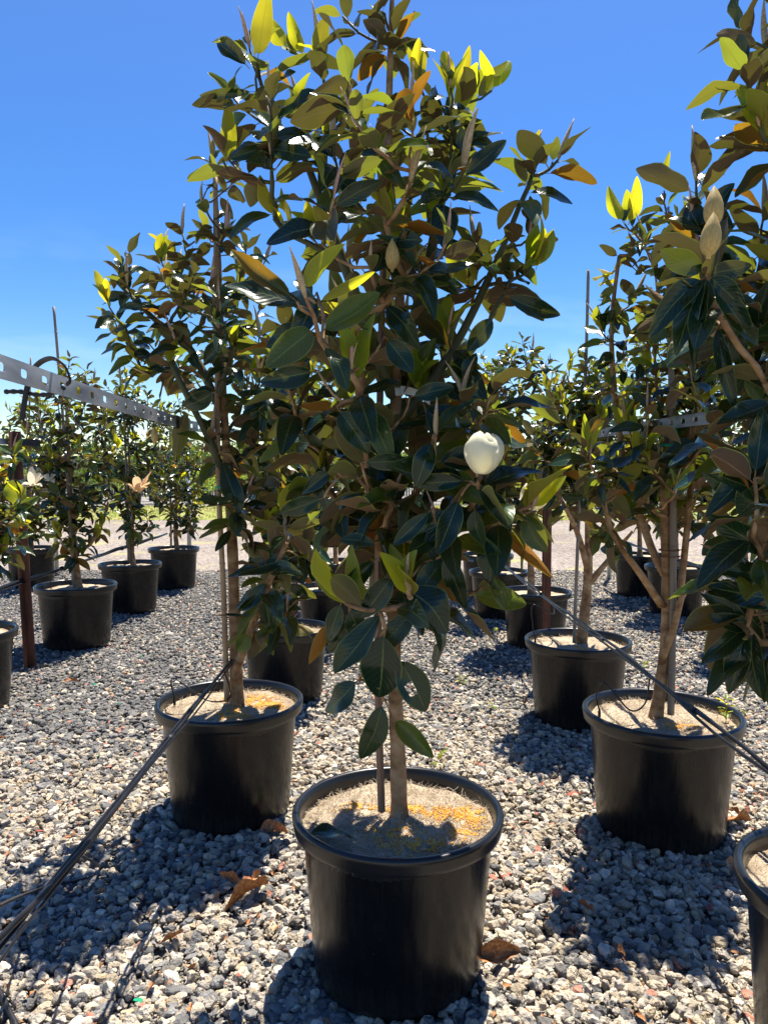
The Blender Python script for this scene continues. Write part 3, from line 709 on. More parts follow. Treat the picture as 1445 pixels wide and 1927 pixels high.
    for g, chs in groups.items():
        b = MB()
        for ids in chs:
            rr = [min(rad[ids[0]]*.8, rad[ids[1]]*1.12)]+[rad[i] for i in ids[1:]]
            b.tube([inv @ nodes[i] for i in ids], rr, 7 if not lo else 5)
        if b.v: b.build('branch', (M['bark'] if nodes[chs[0][0]].z < zmin+.18*(zmax-zmin) else M['stem']) if rad[chs[0][1]] > .0075 else M['twig'], root)
    # leaves
    nl0 = len(items)
    suf = '_lo' if lo else ''
    for (t, d, ni, isf) in tipinfo:
        yng = rnd.random() < young; n = rnd.randint(*lpt)
        a = par[ni]; base_dir = d
        sdir = (d+Vector((0, 0, .35))).normalized(); q0 = rnd.uniform(0, 6.28)
        x = sdir.orthogonal().normalized(); y = sdir.cross(x); reach = rnd.uniform(.08, .17)
        hrel = (t.z-zmin)/(zmax-zmin+1e-6); droop0 = .62-.5*hrel
        for k in range(n):
            u = k/(n-1); back = u*reach
            # walk back along the shoot
            pt = t; rem = back; ii = ni
            while rem > 0 and par[ii] >= 0:
                seg = nodes[par[ii]]-nodes[ii]; sl_ = seg.length
                if sl_ > rem: pt = nodes[ii]+seg*(rem/sl_); break
                rem -= sl_; ii = par[ii]; pt = nodes[ii]
                if isT[ii]: break
            q = q0+k*2.4+rnd.uniform(-.3, .3); rad_ = x*math.cos(q)+y*math.sin(q)
            ang = R(30+60*u**.7+rnd.uniform(-14, 14)) if not (yng and k < 4) else R(rnd.uniform(8, 28))
            ld = sdir*math.cos(ang)+rad_*math.sin(ang)
            ld = ld+Vector((0, 0, -1))*(droop0*(.25+u)*rnd.uniform(.3, 1.25)) if not (yng and k < 4) else ld+Vector((0, 0, .35))
            ld.normalize()
            nrm = sdir-ld*sdir.dot(ld)
            if nrm.length < .1: nrm = Vector((0, 0, 1))
            nrm = Quaternion(ld, rnd.gauss(0, .45)) @ nrm.normalized()
            Lf = rnd.uniform(*leafL)*(1.14-.40*hrel)*(1.0 if k > 1 else .8)*(.95 if yng and k < 4 else 1)
            if yng and k < 4: kind = 'leaf_young' if rnd.random() < .8 else 'leaf_olive'
            else:
                r_ = rnd.random(); kind = 'leaf_olive' if r_ < olive*.68 else ('leaf_rust' if r_ < olive*.68+.05 else 'leaf')
            mp_ = pt+ld*Lf*.6; pj = project(mp_)
            if pj and any((pj[0]-a_)**2+(pj[1]-b_)**2 < c_*c_ and mp_.y < d_+c.y for a_, b_, c_, d_ in clear): continue
            me = rnd.choice(LM[kind+suf]); items.append((me, basis(ld, nrm, Lf, Lf*rnd.uniform(.85, 1.12), pt+ld*.13*Lf), 0))
        if rnd.random() < spears:
            for _ in range(rnd.choice((1, 1, 2))):
                sd = (sdir+Vector((rnd.uniform(-.25, .25), rnd.uniform(-.25, .25), .9))).normalized(); Ls = rnd.uniform(.06, .125)
                me = rnd.choice(SPP if rnd.random() < .3 else SP); items.append((me, up_basis(sd, Ls, Ls*rnd.uniform(.85, 1.2), t), 1))
    for bx, by, dd, Lp in buds:
        p = P(bx, by, dep+dd); connect(p, 4, True); items.append((BUD, up_basis(Vector((rnd.uniform(-.1, .1), rnd.uniform(-.1, .1), 1)), Lp, Lp*1.0, p), 3))
    scored = []
    for me, mt, kd in items:
        p = mt.translation; pr = project(p); L_ = mt.to_scale().y
        sc = 0 if pr is None else L_/pr[2]
        if pr and not (-20 < pr[0] < 1465 and -20 < pr[1] < 1950): sc *= .05
        if pr: sc *= 1 + .8*max(0, (c.y-p.y))   # leaves on the near side hide the others
        if kd >= 1: sc += 10
        scored.append((sc, me, mt, kd))
    scored.sort(key=lambda a: -a[0]); 
    names = {0: 'leaf', 1: 'leaf_spear', 2: 'leaf', 3: 'flower_bud'}
    cnt = {}; rest = []
    for sc, me, mt, kd in scored:
        nm = names[kd]; cap = nobj if nm == 'leaf' else 60
        if cnt.get(nm, 0) < cap:
            o = bpy.data.objects.new(nm, me); COL.objects.link(o); o.parent = root; o.matrix_local = inv @ mt; cnt[nm] = cnt.get(nm, 0)+1
        elif nm == 'leaf': rest.append((me, inv @ mt))
    if rest: join_instances('foliage', rest, root)
    print('TREE', key, 'tips', len(tipinfo), 'leaves', len(items), 'limbs', len(groups))
    TREES[key] = (root, inv, nodes)
    return root

A_heroes = [
 (722, 1200, 700, 1325, 82, 'leaf', 't', -.26, .0), (668, 1285, 600, 1338, 52, 'leaf', 't', -.2, .02), (753, 1245, 800, 1340, 60, 'hole', 't', -.26, -.02),
 (718, 1330, 685, 1435, 50, 'leaf', 't', -.20, -.04), (745, 1358, 812, 1425, 38, 'leaf_olive', 't', -.18, -.05), (765, 1110, 843, 1182, 76, 'leaf', 't', -.25, -.05),
 (724, 1035, 752, 1106, 46, 'leaf', 't', -.22, -.02), (734, 1090, 680, 1163, 46, 'leaf', 't', -.25, -.02), (701, 1058, 622, 1130, 34, 'leaf', 't', -.22, -.03),
 (705, 1024, 638, 1013, 26, 'leaf', 't', -.2, 0), (640, 1140, 610, 1215, 34, 'leaf', 't', -.2, 0), (660, 1150, 685, 1222, 42, 'leaf', 't', -.2, 0),
 (655, 1172, 611, 1240, 32, 'leaf', 't', -.18, 0), (614, 1178, 583, 1247, 26, 'leaf_rust', 'u', -.16, 0), (802, 1068, 853, 1132, 24, 'leaf_rust', 'u', -.2, 0),
 (840, 1048, 873, 1150, 42, 'leaf', 't', -.22, -.02), (925, 1018, 918, 1092, 50, 'leaf', 't', -.2, -.02), (930, 1088, 955, 1152, 30, 'leaf_olive', 't', -.18, 0),
 (938, 996, 1034, 1077, 26, 'leaf_rust', 'u', -.15, 0), (990, 970, 1026, 1036, 44, 'leaf_olive', 't', -.2, -.02), (905, 915, 962, 990, 36, 'leaf', 't', -.3, -.04),
 (872, 905, 778, 906, 34, 'leaf', 't', -.28, 0), (810, 835, 778, 906, 42, 'leaf', 't', -.3, -.03), (862, 945, 822, 1041, 46, 'leaf', 't', -.3, -.03),
 (806, 965, 741, 1026, 30, 'leaf', 't', -.28, 0), (838, 962, 770, 1015, 44, 'leaf', 't', -.24, 0), (893, 960, 905, 1030, 34, 'leaf', 't', -.28, 0),
 (575, 536, 650, 460, 40, 'leaf_young', 'u', -.50, .06), (545, 556, 440, 475, 36, 'leaf_rust', 't', -.50, -.02), (606, 564, 702, 512, 20, 'leaf_young', 'u', -.50, 0),
 (590, 560, 545, 640, 46, 'leaf', 't', -.3, -.03), (560, 610, 498, 650, 44, 'leaf', 't', -.25, 0),
 (486, 100, 498, -6, 40, 'leaf_young', 'u', -.1, .02), (462, 120, 400, 58, 30, 'leaf', 't', -.1, 0), (470, 172, 367, 176, 18, 'leaf', 't', -.08, 0),
 (428, 296, 430, 200, 34, 'leaf_young', 'u', -.05, .02), (430, 296, 516, 264, 26, 'leaf', 't', -.1, 0), (870, 186, 873, 108, 29, 'leaf_young', 'u', 0, .02),
 (998, 330, 1008, 250, 22, 'leaf_young', 'u', .05, 0), (1040, 300, 1046, 262, 20, 'leaf_olive', 'u', .05, 0), (1010, 500, 1025, 435, 22, 'leaf_young', 'u', -.05, 0),
 (995, 745, 1055, 790, 34, 'leaf_olive', 'u', .1, 0), (660, 770, 715, 855, 40, 'leaf', 't', -.2, -.02), (730, 640, 775, 700, 44, 'leaf', 't', -.25, 0),
 (640, 775, 690, 850, 48, 'leaf', 't', -.28, -.02), (700, 790, 655, 830, 44, 'leaf', 't', -.28, 0), (585, 700, 485, 725, 42, 'leaf', 't', -.24, 0), (690, 870, 770, 868, 34, 'leaf', 't', -.28, 0),
 (780, 745, 852, 728, 34, 'leaf', 't', -.2, 0), (960, 560, 1060, 590, 36, 'leaf', 't', -.1, 0), (925, 600, 880, 660, 36, 'leaf', 't', -.15, 0), (620, 890, 565, 930, 30, 'leaf', 't', -.2, 0), (600, 940, 522, 965, 34, 'leaf', 't', -.2, 0)]
make_tree('A', 'tall magnolia in the front pot with one white cup flower',
  [(752, 1520), (748, 1400), (742, 1250), (742, 1000), (745, 750), (752, 560), (732, 300), (736, 60), (740, -60)],
  [(-60, 690, 770), (0, 440, 790), (90, 410, 800), (170, 410, 960), (250, 410, 990), (330, 450, 1060), (400, 450, 1060), (470, 460, 1010), (550, 460, 1030), (620, 490, 1040), (720, 480, 1030), (800, 520, 960), (880, 520, 980), (950, 540, 1020), (1050, 590, 990), (1095, 620, 900)],
  82, 300, heroes=A_heroes, young=.25, lpt=(7, 11), spears=.7, clear=[(762, 748, 50, .02), (907, 850, 62, -.3), (612, 505, 70, 0)], seed=3, trunk_r=.0225, forced=[(470, 90, -.05), (430, 300, -.03), (645, 30, 0), (720, 20, 0), (870, 190, 0), (925, 170, 0), (1000, 330, .02), (1050, 300, .02), (1000, 500, -.05), (575, 560, -.50), (735, 60, 0), (600, 100, -.05), (540, 90, 0), (900, 900, -.3), (1000, 960, -.2), (820, 820, -.25), (650, 1135, -.27), (770, 1120, -.27)],
  buds=[(738, 512, -.25, .075), (812, 480, .1, .05)], olive=.42,
  limbs=[[(742, 760, 0), (700, 640, -.05), (620, 420, -.05), (560, 260, -.03)], [(748, 700, 0), (800, 520, 0), (830, 380, .03), (880, 260, .05)], [(748, 800, 0), (850, 660, 0), (930, 500, .0), (980, 380, 0)], [(742, 1130, 0), (700, 950, -.05), (690, 780, -.12), (660, 620, -.15)],
         [(742, 1190, 0), (775, 1130, -.06), (840, 1030, -.14), (900, 930, -.25)], [(745, 1000, 0), (850, 1040, -.1), (930, 985, -.15), (1000, 950, -.2)]])
make_tree('B', 'magnolia with a green band round its stake, left of the front tree',
  [(446, 1318), (443, 1200), (436, 1000), (428, 880), (418, 700), (412, 500), (405, 330)],
  [(300, 375, 440), (380, 340, 470), (450, 210, 520), (520, 165, 540), (600, 175, 560), (680, 230, 570), (760, 290, 590), (850, 350, 600), (930, 400, 600), (1030, 450, 600), (1110, 460, 600), (1190, 480, 590)],
  60, 300, young=.20, lpt=(7, 11), spears=.6, seed=11, trunk_r=.027, leafL=(.10, .14), forced=[(225, 510, 0), (240, 480, 0), (330, 640, -.05), (310, 470, 0), (440, 340, 0), (535, 800, -.15), (465, 930, -.15), (500, 1060, -.2), (345, 560, 0), (400, 300, 0), (540, 1150, -.15), (215, 600, 0)],
  buds=[(533, 800, -.2, .065), (292, 835, -.25, .06), (243, 500, -.02, .05)], olive=.40,
  heroes=[(545, 1050, 435, 1085, 38, 'leaf', 't', -.2, 0), (500, 1100, 442, 1150, 32, 'leaf', 't', -.2, 0), (500, 1130, 515, 1200, 34, 'leaf', 't', -.2, 0), (478, 1160, 400, 1160, 8, 'leaf', 't', -.2, 0), (470, 1195, 443, 1228, 30, 'leaf_olive', 't', -.2, 0), (545, 1100, 580, 1130, 22, 'leaf', 't', -.15, 0), (330, 860, 350, 780, 30, 'leaf_olive', 'u', -.1, 0), (400, 740, 340, 770, 36, 'leaf', 't', -.2, 0), (455, 960, 412, 870, 36, 'leaf', 't', -.15, 0)],
  limbs=[[(434, 1290, 0), (470, 1190, -.12), (500, 1110, -.18), (540, 1020, -.2)], [(428, 920, 0), (395, 830, -.06), (360, 760, -.08), (320, 680, -.08)], [(418, 780, 0), (360, 660, 0), (290, 600, 0), (220, 530, 0)]])
make_tree('C', 'magnolia with forked pale trunk beside the right hand pipe',
  [(1232, 1335), (1252, 1220), (1254, 1080), (1250, 920), (1262, 760), (1262, 600), (1262, 430)],
  [(320, 1235, 1290), (370, 1160, 1320), (440, 1135, 1360), (520, 1150, 1400), (600, 1160, 1410), (700, 1150, 1420), (790, 1110, 1420), (860, 1090, 1400), (900, 1120, 1390), (920, 1150, 1370)],
  48, 300, young=.32, spears=.6, clear=[(1250, 1080, 75, .3), (1258, 990, 45, 0)], seed=21, trunk_r=.024, lpt=(7, 11), leafL=(.085, .125), forced=[(1175, 420, 0), (1190, 430, .02), (1250, 380, 0), (1215, 460, 0), (1150, 515, .03), (1195, 560, .05), (1295, 400, 0), (1265, 500, .05), (1240, 560, -.05), (1130, 620, 0), (1180, 640, -.05), (1230, 650, .05), (1150, 730, .05), (1205, 710, -.05), (1270, 640, 0), (1300, 560, -.05), (1110, 870, -.15), (1100, 850, -.15), (1160, 930, -.1), (1220, 950, -.05), (1130, 1000, -.1), (1360, 960, -.1)],
  heroes=[(1170, 412, 1146, 350, 28, 'leaf_young', 'u', 0, 0), (1185, 415, 1205, 345, 26, 'leaf_young', 'u', 0, 0), (1178, 415, 1180, 360, 22, 'leaf_young', 'u', .02, 0), (1250, 350, 1255, 290, 14, 'leaf_young', 'u', .0, 0), (1105, 850, 1100, 780, 18, 'leaf_young', 'u', -.15, 0), (1108, 850, 1128, 790, 16, 'leaf_young', 'u', -.15, 0), (1165, 905, 1205, 875, 30, 'leaf_young', 'u', -.1, 0)],
  buds=[(1383, 925, -.3, .07)], olive=.48,
  limbs=[[(1252, 1150, 0), (1205, 1080, -.05), (1150, 1000, -.1), (1130, 900, -.12)], [(1254, 1090, 0), (1225, 1030, .05), (1195, 940, .08), (1170, 850, .08), (1150, 640, .05), (1165, 480, 0)], [(1240, 1260, 0), (1268, 1180, -.05), (1290, 1110, -.06), (1345, 1075, -.08), (1400, 1020, -.1)],
         [(1240, 1250, 0), (1270, 1170, .0), (1284, 1080, 0), (1296, 960, 0), (1310, 800, .02), (1330, 650, .03)], [(1253, 1000, 0), (1290, 850, 0), (1320, 740, 0), (1340, 600, 0)]])
D_heroes = []
for (tx, ty, wd, kk) in [(1238, 468, 44, 'leaf'), (1232, 612, 46, 'leaf'), (1262, 640, 40, 'leaf'), (1308, 600, 40, 'leaf'), (1398, 578, 44, 'leaf'), (1408, 500, 36, 'leaf'), (1432, 640, 40, 'leaf'), (1300, 690, 36, 'leaf')]:
    D_heroes.append((1330+(tx-1330)*.12, 515+(ty-515)*.12, tx, ty, wd, kk, 't', -.28, -.04))
for (bx, by, tx, ty, wd) in [(1405, 1178, 1320, 1248, 34), (1400, 1190, 1365, 1300, 44), (1415, 1190, 1425, 1318, 44), (1410, 1180, 1355, 1160, 34), (1450, 1040, 1352, 975, 44), (1450, 1085, 1358, 1062, 36), (1470, 1130, 1350, 1110, 50), (1440, 870, 1330, 950, 44), (1430, 950, 1340, 900, 40), (1450, 760, 1350, 800, 46), (1460, 1230, 1475, 1340, 50), (1385, 560, 1400, 690, 36), (1360, 540, 1385, 645, 36), (1350, 620, 1385, 770, 30)]:
    D_heroes.append((bx, by, tx, ty, wd, 'leaf', 't', -.2, -.03))
make_tree('D', 'magnolia at the right edge with two pointed tan buds',
  [(1645, 1662), (1640, 1400), (1632, 1000), (1625, 600), (1600, 250), (1540, 0), (1500, -250)],
  [(-240, 1480, 1700), (-100, 1420, 1800), (30, 1380, 1850), (130, 1370, 1880), (240, 1370, 1900), (330, 1330, 1930), (420, 1270, 1950), (520, 1270, 1960), (620, 1270, 1960), (720, 1310, 1950), (820, 1340, 1930), (920, 1370, 1900), (1020, 1380, 1880), (1120, 1400, 1850), (1230, 1410, 1830)],
  80, 300, young=.14, seed=31, trunk_r=.026, heroes=D_heroes, forced=[(1332, 520, -.26), (1405, 1180, -.2), (1400, 130, -.1), (1400, 60, 0), (1430, 240, -.1), (1310, 340, 0), (1330, 420, -.1), (1430, 1060, -.2), (1420, 900, -.25), (1440, 720, -.2)],
  buds=[(1332, 488, -.42, .072), (1341, 432, -.36, .072)], olive=.28, leafL=(.10, .145))
mk = lambda *a, **k: make_tree(*a, **k)
make_tree('E', 'magnolia behind the right pipe with bare lower twigs and dark stake top',
  [(1092, 1203), (1105, 1100), (1108, 960), (1110, 820), (1108, 700)],
  [(640, 1080, 1130), (690, 1010, 1190), (760, 970, 1200), (850, 985, 1200), (900, 1010, 1185), (930, 1030, 1170)], 62, 300, young=.36, seed=41, leafL=(.09, .13), trunk_r=.03, olive=.5, mind=.09,
  limbs=[[(1108, 1080, 0), (1085, 1000, -.05), (1050, 930, -.1)], [(1110, 1050, 0), (1150, 960, 0), (1170, 880, 0)], [(1108, 1100, 0), (1140, 1060, 0), (1190, 1000, 0)]])
make_tree('Lp', 'magnolia of the dusty pot, mostly behind the front tree',
  [(540, 1181), (542, 1080), (535, 940), (530, 800), (530, 660)],
  [(600, 515, 560), (680, 470, 600), (780, 450, 640), (880, 455, 650), (970, 470, 640), (1050, 490, 620)], 74, 250, young=.4, seed=51, leafL=(.10, .13), trunk_r=.026, olive=.5, mind=.1)
make_tree('Gp', 'magnolia beside the rusty leaning post with tall cane above its crown',
  [(147, 1100), (140, 1050), (133, 960), (128, 850), (124, 700)],
  [(655, 105, 150), (700, 65, 190), (760, 30, 225), (850, 35, 235), (940, 75, 225), (1030, 95, 200)], 76, 300, young=.45, seed=61, leafL=(.09, .13), trunk_r=.035, olive=.4, mind=.1, lpt=(8, 12))
make_tree('J', 'pale leaved magnolia cut off by the left edge',
  [(-68, 1187), (-66, 1080), (-64, 950), (-62, 820)],
  [(775, -90, -30), (830, -150, 30), (900, -190, 45), (980, -190, 40), (1045, -160, 20)], 56, 250, young=.75, seed=71, leafL=(.10, .14), trunk_r=.028, olive=.6, mind=.1, forced=[(40, 940, -.1), (25, 850, 0), (30, 1010, 0)],
  heroes=[(25, 945, 23, 905, 26, 'leaf_young', 't', -.1, 0), (28, 965, 70, 935, 22, 'leaf_olive', 't', -.1, 0), (20, 990, 72, 972, 16, 'leaf_young', 'u', -.1, 0)])
make_tree('H', 'magnolia carrying one peach open flower',
  [(252, 1058), (248, 1040), (249, 1000), (246, 930), (240, 800)],
  [(690, 200, 270), (750, 170, 330), (830, 160, 335), (900, 175, 335), (960, 195, 310), (995, 220, 285)], 80, 160, young=.45, seed=81, leafL=(.09, .13), trunk_r=.03, olive=.4, mind=.11)
make_tree('I', 'magnolia at the road edge with thin bent stem',
  [(334, 1029), (330, 1000), (331, 940), (328, 860)],
  [(740, 290, 360), (830, 275, 400), (900, 270, 400), (960, 285, 385), (995, 300, 365)], 64, 120, young=.35, seed=91, leafL=(.09, .13), trunk_r=.03, olive=.5, lo=True, mind=.12)
make_tree('K', 'magnolia at far left behind the rusty leaning post',
  [(58, 1030), (58, 980), (56, 900), (55, 800)],
  [(735, 10, 90), (800, -10, 125), (880, -10, 130), (950, 5, 115), (1000, 20, 105)], 64, 120, young=.5, seed=101, leafL=(.10, .13), trunk_r=.03, olive=.5, lo=True, mind=.12)
make_tree('M', 'slim magnolia whose thin stem shows between front tree leaves',
  [(606, 1104), (602, 1050), (600, 950), (600, 830)],
  [(640, 560, 640), (740, 530, 700), (850, 530, 710), (940, 550, 690), (990, 570, 660)], 48, 120, young=.4, seed=111, leafL=(.10, .13), trunk_r=.026, olive=.5, lo=True, mind=.13)
make_tree('N', 'hindmost magnolia seen between front tree leaves',
  [(632, 1056), (630, 1000), (630, 900)],
  [(700, 590, 670), (790, 560, 700), (880, 570, 700), (960, 580, 680)], 36, 60, young=.5, seed=121, leafL=(.10, .13), trunk_r=.026, olive=.5, lo=True, mind=.15)
make_tree('Fp', 'magnolia growing behind the brown steel post',
  [(1000, 1112), (998, 1050), (990, 950), (985, 820)],
  [(610, 950, 1010), (680, 910, 1060), (770, 895, 1070), (860, 900, 1060), (940, 915, 1040), (1000, 940, 1020)], 68, 200, young=.5, seed=131, leafL=(.09, .13), trunk_r=.03, olive=.55, mind=.11)
make_tree('Q', 'second magnolia behind the brown steel post',
  [(932, 1074), (930, 1000), (928, 900)],
  [(650, 900, 950), (740, 880, 980), (840, 880, 990), (930, 890, 980), (990, 900, 960)], 44, 100, young=.4, seed=141, leafL=(.10, .13), trunk_r=.026, olive=.5, lo=True, mind=.13)
make_tree('S', 'farthest magnolia right of the white cup flower',
  [(908, 1043), (906, 990), (905, 900)],
  [(720, 880, 940), (800, 860, 950), (890, 860, 950), (960, 880, 940)], 32, 60, young=.4, seed=151, leafL=(.10, .13), trunk_r=.026, olive=.5, lo=True, mind=.15)
make_tree('T', 'magnolia partly covered by the right edge tree',
  [(1404, 1112), (1402, 1040), (1400, 900)],
  [(600, 1370, 1430), (680, 1320, 1480), (780, 1300, 1500), (880, 1310, 1500), (960, 1330, 1480), (1020, 1350, 1450)], 60, 150, young=.45, seed=161, leafL=(.10, .13), trunk_r=.03, olive=.55, lo=True, mind=.12)
make_tree('U', 'magnolia standing right behind the forked trunk',
  [(1272, 1065), (1272, 1000), (1275, 880)],
  [(620, 1230, 1320), (700, 1200, 1350), (800, 1190, 1360), (900, 1200, 1350), (980, 1220, 1320)], 76, 150, young=.5, seed=171, leafL=(.10, .13), trunk_r=.03, olive=.55, lo=True, mind=.12)
make_tree('V', 'magnolia on the road edge left of the forked trunk',
  [(1204, 1043), (1203, 990), (1200, 880)],
  [(610, 1170, 1220), (700, 1130, 1260), (800, 1120, 1270), (900, 1130, 1265), (970, 1150, 1250)], 66, 120, young=.55, seed=181, leafL=(.10, .13), trunk_r=.03, olive=.55, lo=True, mind=.13)

# flowers, parts of their tree: flower > petal
def petal_me(seed, mat, R0=.5, closed=True, ang=1.0):
    r = random.Random(seed); V = []; Fc = []; nt_, nu = 9, 7
    for i in range(nt_+1):
        t = i/nt_
        if closed: rad = R0*(math.sin(math.pi*(.05+.86*t))**.55)*(1.0); z = -.02+1.12*t-.16*t**4
        else: rad = .06+.85*t; z = .30*math.sin(t*2.0)+.30*t*ang+.25*t*t*ang
        hw = (1.15*math.sin(math.pi*min(.985, .12+.76*t))**.4) if closed else .34*math.sin(math.pi*min(.985, .05+.92*t))**.7
        for j in range(nu+1):
            u = -1+2*j/nu
            if closed:
                q = u*hw; rr = rad*(1+.03*math.sin(u*4+seed)+.07*t*math.sin(seed*2+u*3)+.05*u*t); zz = z-(.10*u*u*(t**3))
                V.append((rr*math.cos(q), rr*math.sin(q), zz+.06*math.sin(seed*1.7+u*3)*t*t))
            else:
                V.append((rad, u*hw, z+.22*u*u*hw*2+.03*math.sin(seed+u*5+t*6)))
    for i in range(nt_):
        for j in range(nu):
            a = i*(nu+1)+j; Fc.append((a, a+1, a+nu+2, a+nu+1))
    return mesh_from('petal', V, Fc, mat)
def add_flower(key, px, py, dd, size, mat, closed, tilt=(0, 0), npet=6, label=None):
    root, inv, nodes = TREES[key]; dep = POTS[key][0].y; p = P(px, py, dep+dd)
    pl = inv @ p
    b = MB(); b.lathe([(.0, -.16), (.05, -.15), (.06, -.05), (.14, .0), (.10, .06), (0, .07)], 12)
    f = b.build('flower', M['twig'], root); 
    if label: f['label'] = label
    f.matrix_local = Matrix.Translation(pl) @ Matrix.Rotation(tilt[0], 4, 'X') @ Matrix.Rotation(tilt[1], 4, 'Y') @ Matrix.Scale(size, 4)
    for k in range(npet):
        me = petal_me(k+int(px), M[mat], R0=.49-.05*(k % 2)-.045*(k//3), closed=closed, ang=random.uniform(-.6, 2.6))
        o = link('petal', me, f); o.rotation_euler = (random.uniform(-.04, .04), random.uniform(-.04, .04), k*2*math.pi/3*(1 if closed else .5*1.0)+(.5 if k > 2 else 0)+random.uniform(-.15, .15))
    st = min(nodes, key=lambda n: (n-p).length)
    b = MB(); b.tube([inv @ st, (inv @ st).lerp(pl, .5)+Vector((0, 0, -.01)), pl+Vector((0, 0, -.1*size))], [.0045, .005, .0055], 7); b.build('branch', M['twig'], root)
add_flower('A', 905, 889, -.34, .088, 'petal', True, (.12, .1), 9, 'white cup shaped magnolia flower, still closed')
add_flower('A', 990, 955, -.05, .075, 'petal', True, (.3, .5), 6)
add_flower('H', 258, 926, -.45, .115, 'petal_old', False, (-.1, .1), 9, 'wilting peach coloured open flower')
add_flower('J', 60, 915, .05, .06, 'petal_tan', False, (.2, .2), 7)
add_flower('Gp', 92, 905, -.2, .065, 'petal', False, (.4, 0), 6)
add_flower('I', 290, 828, -.3, .16, 'petal', True, (0, .1), 6)

# ------------------------------------------------------------------ canes and stakes
def cane(name, key, pts, r, mat, label, square=False, nodes_=True):
    dep = POTS[key][0].y; W = [P(px, py, dep+dd) for px, py, dd in pts]; base = W[0]
    e = empty(name, base, label, 'stake', 'canes and stakes beside the trunks')
    b = MB(); q = smooth_path([p-base for p in W], 8); 
    b.tube(q, [r*(1.04-.15*i/len(q)) for i in range(len(q))], 10 if not square else 4, True); b.build('pole', M[mat], e, smooth=not square)
    if nodes_:
        L_ = (W[-1]-W[0]).length; n = int(L_/.19)
        for i in range(1, n):
            t = i/n; k = t*(len(q)-1); a = q[int(k)].lerp(q[min(len(q)-1, int(k)+1)], k-int(k)); dr = (q[-1]-q[0]).normalized()
            bb = MB(); bb.tube([a-dr*.004, a-dr*.0015, a+dr*.0015, a+dr*.004], [r*.96, r*1.2, r*1.2, r*.96], 10); bb.build('node_ring', M[mat], e)
    return e
cane('timber_stake', 'A', [(718, 1528, -.02), (712, 1300, -.02), (712, 1000, -.02), (716, 700, -.01), (728, 240, 0)], .0095, 'timber', 'brown square timber stake behind hanging leaves in the front pot', True, False)
cane('bamboo_cane', 'B', [(427, 1320, -.035), (420, 1100, -.035), (411, 900, -.035), (408, 600, -.03), (405, 330, 0)], .0105, 'bamboo', 'tan bamboo cane tied with green tape to the left trunk')
cane('bamboo_cane', 'C', [(1262, 1345, -.03), (1266, 1150, -.03), (1266, 900, -.02), (1262, 640, -.01), (1258, 480, 0)], .0125, 'bamboo_grey', 'weathered bamboo cane beside the forked pale trunk')
cane('bamboo_cane', 'E', [(1080, 1210, -.05), (1088, 1000, -.05), (1100, 760, 0), (1107, 508, 0)], .009, 'bamboo_grey', 'long cane rising above the tree behind the right pipe')
cane('bamboo_cane', 'Gp', [(138, 1098, -.05), (130, 950, -.05), (118, 780, 0), (101, 577, 0)], .011, 'bamboo_grey', 'tall pale cane rising into the sky above the steel strap')
cane('bamboo_cane', 'H', [(242, 1058, -.05), (240, 950, -.05), (234, 800, 0), (223, 672, 0)], .011, 'bamboo_grey', 'pale cane of the tree with the peach flower')
cane('bamboo_cane', 'I', [(322, 1031, -.05), (321, 950, 0), (320, 800, 0)], .012, 'bamboo', 'thin cane at the road edge pot')
cane('bamboo_cane', 'Lp', [(524, 1181, -.05), (524, 1000, -.05), (520, 800, 0)], .012, 'bamboo', 'tan cane in the dusty half hidden pot')
cane('bamboo_cane', 'M', [(596, 1104, -.05), (597, 1000, 0), (597, 800, 0)], .011, 'bamboo', 'thin cane in the pot seen through the front leaves')
cane('bamboo_cane', 'K', [(50, 1030, -.05), (52, 900, 0), (58, 672, 0)], .011, 'bamboo_grey', 'thin grey cane above the crown at the far left')

# ------------------------------------------------------------------ posts, rails, ties
def angle_post(name, base, top, wd, mat, label):
    e = empty(name, base, label, 'post'); b = MB(); d = (top-base); L_ = d.length; q = d.to_track_quat('Z', 'Y').to_matrix().to_4x4()
    b.box((0, 0, L_/2-.02), (wd, .005, L_+.04), q); b.box((-wd/2+.0025, wd/2+.0027, L_/2-.02), (.005, wd, L_+.04), q); b.box((wd*.05, -.0060, L_/2-.02), (.006, .0065, L_+.03), q)
    b.build('angle_bar', M[mat], e, smooth=False)
    bb = MB()
    for k in range(5): bb.tube([q @ Vector((wd*.25, -.003-.006, L_*(.3+.15*k))), q @ Vector((wd*.25, -.0145, L_*(.3+.15*k)))], .006, 8)
    return e
pb = G(50, 1262); pt = P(20, 812, pb.y); angle_post('steel_post', pb, pt, .052, 'rust', 'rusty steel post leaning left among the left pots')
pr = Vector((P(1025, 880, 4.75).x, 4.75, 0)); prt = P(1025, 820, 4.75); angle_post('steel_post', pr, prt, .052, 'rust', 'brown steel post holding the strap on the right')
pl_ = Vector((P(556, 880, 5.4).x, 5.4, 0)); plt = P(556, 822, 5.4); angle_post('steel_post', pl_, plt, .05, 'rust', 'rusty steel post behind the dusty pot')
def round_post(px, pyb, label):
    b_ = G(px, pyb); e = empty('galvanised_post', b_, label, 'post', 'grey end posts of the rows'); m = MB(); m.lathe([(0, -.02), (.026, -.02), (.026, 1.5), (0, 1.5)], 20); m.build('pipe', M['galv'], e)
    m = MB(); m.lathe([(.0265, 1.495), (.030, 1.495), (.030, 1.515), (.02, 1.53), (0, 1.532)], 20); m.build('cap', M['galv'], e); return b_
gp1 = round_post(1146, 1091, 'grey galvanised post at the road edge on the right')
gp2 = round_post(357, 1084, 'grey galvanised post behind the road edge pot on the left')
gp3 = round_post(107, 1086, 'grey galvanised post behind the far left pot')
